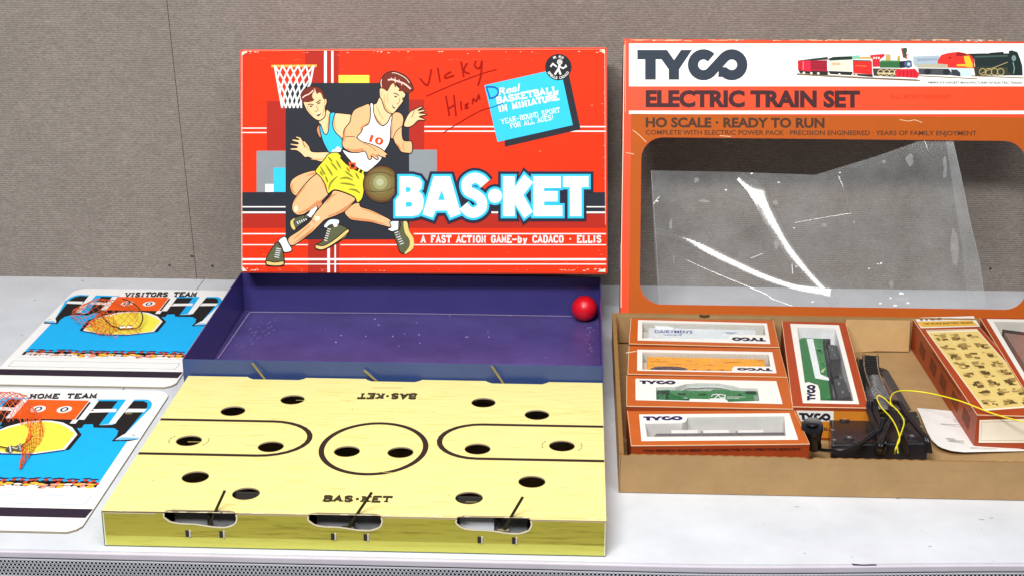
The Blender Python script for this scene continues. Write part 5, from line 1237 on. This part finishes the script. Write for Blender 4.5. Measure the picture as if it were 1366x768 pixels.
for x in (420, 640, 860): D.line(ZA([(x, 368), (x+4, 458)]), .35, (206, 140, 20), 1)
D.build('printed_marks', c_)
solid(fm, n_, ZA([(236, 405), (270, 406), (268, 456), (236, 452)]), .013, .012, 'end_platform', mat((206, 196, 176), rough=.5), c_)

# green car
cor = [*ZA([(118, 505), (1310, 520)]), *ZD([(1165, 74), (100, 55)])]; wh = [*ZA([(182, 527), (1230, 545)]), *ZD([(1098, 40), (158, 15)])]
win = [*ZA([(334, 590), (480, 588), (560, 566), (640, 560), (800, 562), (900, 578), (960, 596), (1090, 600)]), *ZD([(950, 20), (750, 26), (740, 12), (505, 6), (500, 18), (290, 12)])]
b, A, fm, n_ = carton('orange window box with a green train car, third from the back at left', cor, wh, win, .045, .040, liner=mat((214, 218, 214), rough=.5))
logo(A, quadq(*ZA([(212, 540), (480, 542), (482, 570), (214, 566)])), INKB, 2)
fold(A, cor); A.build('printed_top', b)
c_ = car('green train car with a white emblem and lettering, in the third orange box', 'model train car', fm, n_, ZA([(700, 650)])[0])
GN = mat((30, 122, 60), rough=.4, noise=.08, nscale=50)
solid(fm, n_, [*ZA([(340, 612), (440, 604), (440, 612), (740, 616), (765, 604), (880, 606), (905, 614), (1085, 620), (1100, 688)]), *ZD([(510, 4), (300, -2)])][:10], .010, .018, 'body', GN, c_)
D = Art(low(fm, n_, .0034), n_, base=.0002)
for q in ([(345, 616), (436, 616), (436, 640), (348, 642)], [(498, 636), (560, 636), (564, 648), (500, 648)], [(650, 640), (710, 640), (712, 650), (654, 650)], [(945, 642), (972, 642), (972, 652), (945, 652)], [(1000, 620), (1080, 620), (1080, 640), (1000, 640)]): D.poly(ZA(q), (28, 50, 36), 1)
D.poly(ZA([(342, 640), (410, 640), (406, 686), (338, 686)]), (24, 104, 56), .6)
D.line(ZA([(745, 662), (760, 646), (820, 646), (850, 652), (850, 676), (735, 678)]), 1.1, W, 2); D.line(ZA([(770, 674), (800, 650), (815, 672), (850, 664)]), 1.1, W, 2); D.poly(ZA([(736, 676), (850, 674), (850, 690), (740, 692)]), W, 2.5)
D.text('BURLINGTON', *ZA([(865, 666), (1000, 668)]), 1.0, W, 2, bold=.03); D.text('NORTHERN', *ZA([(865, 676), (955, 678)]), 1.0, W, 2, bold=.03); D.line(ZA([(540, 672), (570, 673)]), .6, W, 2)
D.build('printed_lettering', c_)
MB().tube(spline([fm(*q)-n_*.004 for q in ZA([(490, 606), (560, 574), (640, 568), (800, 568), (900, 590)])], 5), .0006, 5).build('shell_rim', mat((220, 224, 220), rough=.3), c_)
solid(fm, n_, [*ZA([(1060, 650), (1095, 645), (1100, 682), (1066, 684)])], .008, .006, 'coupler_end', mat((130, 150, 140), rough=.4), c_)

# grey flat car, front box, its printed front face
cor = ZD([(105, 85), (1170, 80), (1270, 297), (130, 308)]); wh = ZD([(180, 106), (1140, 98), (1198, 268), (195, 277)])
win = ZD([(216, 165), (455, 162), (480, 150), (490, 124), (1108, 118), (1118, 245), (232, 252)])
b, A, fm, n_ = carton('orange window box with a thin grey flat car, nearest the camera at left', cor, wh, win, .047, .042, liner=mat((216, 216, 214), rough=.5))
logo(A, quadq(*ZD([(205, 119), (456, 117), (460, 143), (210, 146)])), (40, 34, 96), 2)
A.line(ZD([(218, 163), (230, 250), (1116, 243)]), .7, mat((200, 190, 180)), 1)
fold(A, cor); A.build('printed_top', b)
F = Art(lambda x, z: Vector((x, 0, z)), Vector((0, -1, 0)))
pL, pR = fm(*cor[3])-n_*.0007, fm(*cor[2])-n_*.0007
F.map = lambda u, v_: Vector((pL.x+(pR.x-pL.x)*u, pL.y+(pR.y-pL.y)*u-.0002, pL.z-v_)); F.base = .0003
F.text('PRECISION ENGINEERED HO LOCOMOTIVES WITH OPERATING HEADLIGHT', (0, 0), (1, 0), .1, INKB, 0) if False else None
nf2 = Vector((pR.y-pL.y, -(pR.x-pL.x), 0)).normalized(); F2 = Art(plane_map(pL+nf2*.0003, nf2)[0], nf2, base=.0002)
F2.text('TYCO PRECISION ENGINEERED HO LOCOMOTIVES WITH OPERATING HEADLIGHT', ZD([(205, 344)])[0], ZD([(1215, 332)])[0], 2.9, (60, 30, 30), 1, bold=.03)
F2.build('printed_front', b)
c_ = car('thin grey flat car with small posts, in the orange box nearest the camera', 'model train car', fm, n_, ZD([(690, 240)])[0])
solid(fm, n_, ZD([(290, 227), (1108, 219), (1100, 240), (270, 250)]), .012, .010, 'deck', mat((92, 96, 104), rough=.4), c_)
for x0_, x1_ in ((385, 555), (590, 755), (815, 975)): solid(fm, n_, ZD([(x0_, 206), (x1_, 203), (x1_+2, 226), (x0_+2, 229)]), .013, .003, 'load_panel', mat((236, 236, 234), rough=.4), c_)
for x in (470, 545, 617, 690, 765, 838, 912, 986, 1060): p = fm(*ZD([(x, 229)])[0])-n_*.011; MB().tube([p+n_*.005, p+n_*.0095], .0012, 6).build('stake', mat((96, 100, 104), rough=.4), c_)
for x in (583, 805): p = fm(*ZD([(x, 228)])[0])-n_*.005; MB().tube([p, p+n_*.002+Vector((0, .006, .003))], .0008, 6).build('post', mat((110, 112, 116), rough=.4), c_)
solid(fm, n_, ZD([(235, 240), (470, 236), (465, 254), (240, 258)]), .022, .004, 'truck', mat((90, 92, 100), rough=.4), c_); solid(fm, n_, ZD([(870, 234), (1108, 230), (1100, 246), (880, 250)]), .022, .004, 'truck', mat((120, 124, 140), rough=.4), c_)

# upright box with the green locomotive
cor = ZE([(48, 66), (358, 72), (470, 490), (100, 484)]); wh = ZE([(88, 78), (326, 85), (425, 470), (150, 465)])
win = ZE([(122, 96), (308, 102), (398, 455), (236, 452), (232, 400), (222, 376), (176, 362), (160, 366)])
b, A, fm, n_ = carton('dark orange window box standing lengthwise with a green and white locomotive inside', cor, wh, win, .045, .041, top=BOR, liner=mat((222, 224, 226), rough=.5))
logo(A, lambda x, y: ZE([(165+4+y/195*42, 452-x/705*76)])[0], INKB, 2)
fold(A, cor, .9); A.build('printed_top', b)
pL, pR = fm(*cor[3]), fm(*cor[2]); yy = (pL.y+pR.y)/2-.0014
E2 = Art(lambda x, y: at(x, y, Y=yy), Vector((0, -1, 0)), base=.0001)
E2.poly(ZE([(112, 500), (472, 506), (472, 640), (140, 632)]), (206, 128, 40), 0); E2.poly(ZE([(118, 500), (300, 503), (300, 554), (138, 552)]), CARDW, 1)
logo(E2, quadq(*ZE([(130, 510), (285, 514), (285, 550), (136, 546)])), (40, 40, 56), 2); E2.text('ELECTRIC', *ZE([(252, 597), (360, 600)]), 3.6, (70, 44, 30), 1, bold=.04)
E2.build('printed_end', b)
c_ = thing('model_locomotive', 'green diesel locomotive with a white stripe, lying on its side in its box', 'model locomotive', tuple(fm(*ZE([(240, 300)])[0])-n_*.014))
solid(fm, n_, ZE([(124, 158), (150, 146), (245, 150), (288, 440), (238, 446), (228, 385), (160, 362)]), .010, .020, 'body', GN, c_)
solid(fm, n_, ZE([(118, 165), (130, 158), (162, 358), (152, 352)]), .0125, .014, 'roof', mat((40, 50, 44), rough=.5), c_)
solid(fm, n_, ZE([(246, 150), (284, 150), (286, 164), (262, 168), (300, 440), (290, 440)]), .011, .012, 'frame', mat((34, 34, 38), rough=.45), c_)
solid(fm, n_, ZE([(270, 176), (318, 184), (332, 244), (286, 256)]), .010, .010, 'truck', mat((62, 64, 70), rough=.45, bump=.4, bscale=300), c_)
solid(fm, n_, ZE([(276, 258), (326, 256), (330, 330), (294, 338)]), .012, .010, 'fuel_tank', mat((30, 30, 36), rough=.4), c_)
solid(fm, n_, ZE([(300, 344), (350, 342), (380, 430), (320, 440)]), .010, .010, 'truck', mat((62, 64, 70), rough=.45, bump=.4, bscale=300), c_)
solid(fm, n_, ZE([(300, 440), (392, 404), (396, 452), (306, 450)]), .013, .006, 'platform', mat((40, 38, 42), rough=.5), c_)
D = Art(low(fm, n_, .0034), n_, base=.0002)
D.poly(ZE([(168, 152), (200, 152), (236, 325), (276, 342), (278, 356), (210, 345)]), (236, 242, 244), 1)
for q in ([(215, 178), (238, 178), (240, 200), (218, 200)], [(222, 240), (246, 238), (250, 262), (228, 264)]): D.line(ZE(q), .5, (150, 200, 150), 1, closed=True)
D.text('BN', *ZE([(246, 318), (262, 300)]), 3.0, (226, 230, 180), 2, bold=.03); D.line(ZE([(226, 270), (246, 300)]), .5, (150, 200, 150), 1); D.poly(ZE([(222, 205), (236, 205), (238, 216), (224, 216)]), (20, 60, 36), 1)
for k in range(5):
    D.poly(circ(*ZE([(282+k*9, 192+k*13)])[0], .9, n=8), (120, 124, 130), 2)
D.build('printed_livery', c_)
T_ = Art(low(fm, n_, .0034), n_, base=.0003)
for x, y in ((292, 205), (305, 232), (326, 372), (344, 412)): T_.poly(circ(*ZE([(x, y)])[0], 2.6, n=12), (86, 88, 94), 1); T_.poly(circ(*ZE([(x, y)])[0], 1.1, n=10), (150, 152, 156), 1.6)
T_.build('axle_covers', c_)

# accessories box with a printed yellow picture panel
cor = [*ZG([(62, 88), (372, 126)]), (1412, 556.0), *ZG([(362, 534)])]
b, A, fm, n_ = carton('long orange accessory box with a yellow panel of pictures on its top', cor, None, None, .045, .041, top=BOR)
lab = ZG([(68, 82), (344, 74), (374, 122), (100, 130)])
A.poly(lab, CARDW, 0); A.poly(ZG([(80, 100), (338, 94), (366, 118), (104, 125)]), (226, 176, 70), 1); A.poly(ZG([(78, 82), (205, 78), (205, 94), (88, 98)]), CARDW, 1.5); logo(A, quadq(*ZG([(84, 85), (200, 81), (200, 92), (90, 95)])), INKB, 2)
A.text('HO SCALE ELECTRIC TRAINS', *ZG([(116, 113), (340, 108)]), 2.0, (90, 60, 30), 2, bold=.03)
A.line(ZG([(122, 140), (362, 135)]), .8, (240, 230, 200), 1)
pan = [*ZG([(124, 144), (362, 137)]), (1393.8, 541.5), *ZG([(396, 514)])]
A.poly(pan, (236, 228, 196), 1)
ins = lambda P_, k: [tuple(Vector(p).lerp(sum((Vector(q) for q in P_), Vector((0, 0)))/4, k)) for p in P_]
A.poly(ins(pan, .045), (226, 200, 122), 2)
pv = [Vector(p) for p in ins(pan, .06)]
def pq(u, v_): p = (pv[0]*(1-u)+pv[1]*u)*(1-v_)+(pv[3]*(1-u)+pv[2]*u)*v_; return (p.x, p.y)
random.seed(17)
for r_ in range(8):
    for k in range(3):
        cu, cv = (k+.5)/3, (r_+.5)/8
        for m_ in range(9):
            du, dv_ = random.uniform(-.09, .09), random.uniform(-.036, .036); su, sv = random.uniform(.015, .075), random.uniform(.004, .019); sh_ = random.uniform(-.03, .03)
            A.poly([pq(cu+du-su, cv+dv_-sv), pq(cu+du+su, cv+dv_-sv+sh_*.5), pq(cu+du+su*.8, cv+dv_+sv), pq(cu+du-su*.9, cv+dv_+sv-sh_*.3)], random.choice([(140, 112, 62), (106, 86, 50), (164, 136, 80), (90, 74, 48), (190, 162, 98)]), 2.5+m_*.25)
        if k < 2: A.line([pq((k+1)/3, r_/8), pq((k+1)/3, (r_+1)/8)], .4, (240, 220, 160), 2.4)
        A.line([pq(k/3, (r_+1)/8), pq((k+1)/3, (r_+1)/8)], .4, (240, 220, 160), 2.4) if r_ < 7 else None
fold(A, cor, .8); A.build('printed_top', b)
pL = fm(*cor[3]); yy = pL.y-.0014
E2 = Art(lambda x, y: at(x, y, Y=yy), Vector((0, -1, 0)), base=.0001)
E2.poly([*ZG([(372, 556)]), (1400, 557), (1400, 590), *ZG([(368, 662)])], (236, 230, 214), 0); E2.line([*ZG([(382, 566)]), (1394, 560), (1394, 586.5), *ZG([(378, 652)])], .5, (190, 170, 130), 1, closed=True)
E2.build('printed_end', b)
# its left flank carries dark pictures
gA, gB = at(*ZG([(62, 88)])[0], z=.045), at(*ZG([(362, 534)])[0], z=.045)
sn = (gA-gB).cross(Vector((0, 0, 1))); sn = -sn if sn.x > 0 else sn; sn.normalize()
fl2 = Art(lambda u, v_: gB.lerp(gA, u)+Vector((0, 0, -.0012-v_*.038)), sn, base=.0003)
for u in (.08, .24, .42, .58, .76): fl2.poly([(u, .35), (u+.09, .30), (u+.10, .72), (u+.01, .80)], (118, 60, 36), 0)
fl2.text('ACCESSORIES', (.30, .16), (.62, .16), .05, (110, 50, 30), .5) if False else None
fl2.line([(.22, .10), (.66, .10)], .035, (110, 50, 30), .5)
fl2.build('printed_flank', b)

# rightmost box with the brown speckled hopper car
cor = [*ZG([(352, 80)]), (1418, 424), (1462, 545), (1410, 545)]
cor = [(1306.5, 423.5), (1398, 424.5), (1447, 530), (1393, 531)]
cor = [(1307, 423.5), (1396, 424.5), (1478, 548), (1384, 548)]
wh = [(1316, 425), (1392, 426), (1468, 544), (1388, 544)]
win = [(1325, 428.5), (1386, 429), (1458, 538), (1391, 538)]
b, A, fm, n_ = carton('dark orange window box at the far right with a speckled brown train car', cor, wh, win, .047, .043, top=BOR)
fold(A, cor); A.build('printed_top', b)
c_ = car('brown speckled hopper car in the window box at the far right of the tray', 'model train car', fm, n_, (1372, 470))
solid(fm, n_, [(1338, 441), (1388, 447), (1440, 530), (1396, 530)], .010, .020, 'body', mat((150, 116, 104), rough=.7, noise=.5, nscale=900, bump=.5, bscale=900), c_)
solid(fm, n_, [(1337, 438.5), (1388, 445), (1389, 449), (1339, 443)], .009, .012, 'end_sill', mat((50, 34, 34), rough=.5), c_)

# ------------------------------------------------------------------ power pack, its cord and plug
BLK = mat((30, 30, 34), rough=.28, noise=.15, nscale=40, coat=.2); BLK2 = mat((22, 22, 26), rough=.3, coat=.1)
pp = thing('power_pack', 'black plastic train power pack lying upside down in the cardboard tray', 'power pack', (.345, 1.63, .0037))
zt = .030; c4 = [at(*p, z=zt) for p in ZE([(278, 526), (706, 500), (762, 655), (290, 664)])]
bt = [Vector((p.x, p.y, .0037)) for p in c4]; bt[2].y -= .004; bt[3].y -= .004
MB().hexa(bt, c4).build('case', BLK, pp, bevel=.0025)
for x, y in ((286, 548), (295, 597), (303, 645), (713, 532), (730, 580), (744, 625)):
    p = at(*ZE([(x, y)])[0], z=zt); MB().tube([p, p+Vector((0, 0, .0008))], .0022, 10).build('rivet', mat((130, 130, 116), rough=.4, metal=.4), pp)
for x, y in ((352, 548), (375, 637), (682, 630), (640, 548)):
    p = at(*ZE([(x, y)])[0], z=zt); MB().tube([p, p+Vector((0, 0, .0016))], .0055, 16).build('foot', mat((44, 44, 50), rough=.4), pp, bevel=.0005)
    MB().tube([p+Vector((0, 0, .0016)), p+Vector((0, 0, .0019))], .0022, 10).build('screw', mat((170, 174, 176), rough=.3, metal=.6), pp)
cd_ = thing('electric_cable', 'black two-strand power cord coiled over the power pack, plug at its left end', 'power cord', tuple(at(*ZE([(560, 600)])[0], z=.034)))
def cord(pts, zs, r=.0022, n=7, m=BLK2, name='cord', par=cd_):
    P_ = [at(*ZE([p])[0], z=z_) for p, z_ in zip(pts, zs)]; return MB().tube(spline(P_, n), r, 8).build(name, m, par, smooth=True)
def twin(pts, zs, r=.0019, **k):
    cord(pts, zs, r, **k); cord([(x+11, y+3) for x, y in pts], [z_+.0001 for z_ in zs], r, **k)
twin([(188, 676), (230, 690), (300, 694), (380, 680), (440, 650), (490, 612), (520, 585), (535, 540)], [.012, .020, .031, .034, .036, .040, .044, .050])
for i, pts in enumerate(([(470, 455), (468, 500), (492, 560), (520, 610), (516, 660), (500, 708)], [(500, 448), (500, 500), (522, 560), (545, 610), (542, 660), (532, 708)],
                         [(575, 480), (580, 530), (556, 580), (530, 640), (520, 680), (505, 708)],
                         [(590, 500), (600, 560), (620, 610), (640, 660), (650, 708)], 
                         [(560, 455), (612, 462), (652, 520), (700, 580), (748, 640), (762, 706)])):
    n__ = len(pts); zz = [.050+.0012*(i % 4)]+[.047+.0014*(i % 4)-.0035*k for k in range(1, n__-2)]+[.032+.001*(i % 3), .018]
    twin(pts, zz, .0023)
pb = [at(*ZE([p])[0], z=z_) for p, z_ in (((196, 575), .052), ((196, 600), .044), ((200, 640), .034), ((205, 672), .022))]
pl = MB().tube(spline(pb, 4), lambda t: .0118-.003*t+.0012*math.sin(t*6), 20).build('plug', BLK2, cd_, smooth=True, bevel=.0012)
p = pb[0]; MB().tube([p+Vector((0, .001, .0008)), p+Vector((0, .0012, .0022))], .0065, 14).build('plug_face', mat((28, 28, 34), rough=.4), cd_, bevel=.0006)

# ------------------------------------------------------------------ track pieces and plastic bag
def track(label, path, zc, wd, nsl, loc):
    tk_ = thing('track_piece', label, 'model track', loc, 'model track pieces')
    P_ = spline([at(*ZE([p])[0], z=zc) for p in path], 6); cum = [0]
    for i in range(1, len(P_)): cum.append(cum[-1]+(P_[i]-P_[i-1]).length)
    def pt(s_):
        for i in range(1, len(P_)):
            if cum[i] >= s_: t = (s_-cum[i-1])/(cum[i]-cum[i-1]); return P_[i-1].lerp(P_[i], t), (P_[i]-P_[i-1]).normalized()
        return P_[-1], (P_[-1]-P_[-2]).normalized()
    up = Vector((0, 0, 1))
    for k in range(nsl):
        c_, d = pt(cum[-1]*(k+.5)/nsl); sd = d.cross(up).normalized(); w2 = sd*wd*.62; d2 = d*.0016
        MB().hexa([c_-w2-d2-up*.0012, c_+w2-d2-up*.0012, c_+w2+d2-up*.0012, c_-w2+d2-up*.0012], [c_-w2-d2+up*.0008, c_+w2-d2+up*.0008, c_+w2+d2+up*.0008, c_-w2+d2+up*.0008]).build('sleeper', mat((30, 28, 28), rough=.6), tk_)
    for s_ in (-.5, .5):
        pts = []
        for k in range(16):
            c_, d = pt(cum[-1]*k/15); pts.append(c_+d.cross(up).normalized()*wd*s_+up*.0018)
        MB().tube(pts, .0010, 4).build('rail', mat((150, 140, 110), rough=.3, metal=.8), tk_)
    return tk_
track('curved black track piece with brass rails, topmost in the plastic bag', [(480, 232), (484, 300), (505, 370), (535, 440), (560, 500)], .040, .0165, 22, tuple(at(*ZE([(490, 330)])[0], z=.038)))
track('lower black track piece with brass rails, mostly hidden under the curved one', [(450, 250), (455, 320), (470, 390), (490, 450)], .030, .0165, 16, tuple(at(*ZE([(460, 330)])[0], z=.028)))
st_ = thing('track_piece', 'plain dark straight track bed lying beside the curved rails', 'model track', tuple(at(*ZE([(600, 420)])[0], z=.02)), 'model track pieces')
MB().hexa([at(*ZE([p])[0], z=.020) for p in ((530, 320), (565, 305), (680, 500), (610, 510))], [at(*ZE([p])[0], z=.028) for p in ((530, 318), (562, 303), (676, 496), (606, 506))]).build('track_bed', mat((66, 60, 58), rough=.5), st_, bevel=.0008)
MB().hexa([at(*ZE([p])[0], z=.0037) for p in ((436, 262), (560, 300), (640, 470), (470, 480))], [at(*ZE([p])[0], z=.022) for p in ((436, 256), (545, 300), (630, 470), (466, 470))]).build('track_bed', mat((44, 42, 44), rough=.5), st_, bevel=.001)
bag = thing('plastic_bag', 'crumpled clear plastic bag round the track pieces and cord', 'plastic bag', tuple(at(*ZE([(560, 430)])[0], z=.02)))
BAGM = clear('crumpled_bag_film', .16, .08, tint=(226, 228, 236), scale=120, refl=1.6)
random.seed(41); gv = []; NX, NY = 16, 14
outl = [(432, 330), (548, 372), (640, 340), (690, 480)]
for j in range(NY+1):
    for i in range(NX+1):
        u, v_ = i/NX, j/NY
        xl, xr = 440-10*v_+6*math.sin(v_*9), 560+110*v_; x = xl+(xr-xl)*u; y = 345+150*v_-20*math.sin(u*math.pi)*(1-v_)+random.uniform(-2, 2)
        zz = .014+.036*math.sin(math.pi*u)**.7+random.uniform(-.0012, .0012)
        gv.append(tuple(at(*ZE([(x, y)])[0], z=zz)))
link('bag_film', gv, [[j*(NX+1)+i, j*(NX+1)+i+1, (j+1)*(NX+1)+i+1, (j+1)*(NX+1)+i] for j in range(NY) for i in range(NX)], BAGM, bag, smooth=True)

# ------------------------------------------------------------------ yellow wire, instruction sheet
YW_ = mat((236, 222, 20), rough=.35)
yw = thing('yellow_wire', 'thin bright yellow wire looping over the black cord and the accessory box', 'wire', tuple(at(1200, 560, z=.05)))
def wire(pts, zs): P_ = [at(x, y, z=z_) for (x, y), z_ in zip(pts, zs)]; return MB().tube(spline(P_, 8), .00082, 8).build('strand', YW_, yw, smooth=True)
wire([(1440, 575), (1400, 566), (1366, 562), (1325, 551), (1280, 534), (1240, 524), (1208, 520.5), (1192, 524), (1188, 536), (1199, 549), (1206, 562), (1201, 580), (1197, 592), (1198, 604)], [.052, .051, .050, .049, .053, .050, .050, .052, .054, .056, .056, .056, .054, .046])
wire([(1190, 541), (1180, 531), (1172, 527), (1170, 531), (1176, 543), (1188, 556), (1196, 570), (1200, 585), (1195, 597), (1194, 604)], [.055, .054, .054, .054, .055, .057, .058, .057, .055, .046])
pg = thing('instruction_sheet', 'curled white instruction sheet partly under the long accessory box', 'paper', (.44, 1.65, .0037))
PAP = mat((236, 236, 234), rough=.6, noise=.02)
def paper(name, L_, R_, zf, n=16, m=8):
    v = []
    for j in range(n+1):
        t = j/n
        for i in range(m+1):
            u = i/m; lx = spline([(x, y, 0) for x, y in L_], 1); 
            def ev(C, t):
                s_ = t*(len(C)-1); k = min(int(s_), len(C)-2); a_ = s_-k; return Vector(C[k]).lerp(Vector(C[k+1]), a_)
            p = ev(L_, t).lerp(ev(R_, t), u); v.append(tuple(at(p.x, p.y, z=zf(u, t))))
    return link(name, v, [[j*(m+1)+i, j*(m+1)+i+1, (j+1)*(m+1)+i+1, (j+1)*(m+1)+i] for j in range(n) for i in range(m)], PAP, pg, smooth=True)
pf = lambda u, t: .0046+.010*(1-u)**3*(1-t)+.004*math.sin(t*2)*(1-u)
paper('page', ZG([(80, 500), (96, 530), (112, 570), (128, 610), (150, 650), (185, 682), (240, 700), (300, 706)]), ZG([(330, 522), (350, 560), (370, 600), (380, 640), (400, 670), (480, 680), (560, 690), (620, 700)]), pf)
PT = Art(lambda x, y: at(x, y, z=.0046+.004), Vector((0, 0, 1)), base=.0002)
for x0_, x1_, y in ((250, 300, 556), (190, 310, 575), (200, 260, 640), (225, 300, 655), (330, 455, 685), (212, 300, 648)): PT.line(ZG([(x0_, y), (x1_, y+6)]), .5, (110, 110, 116), 0)
PT.build('printed_lines', pg)
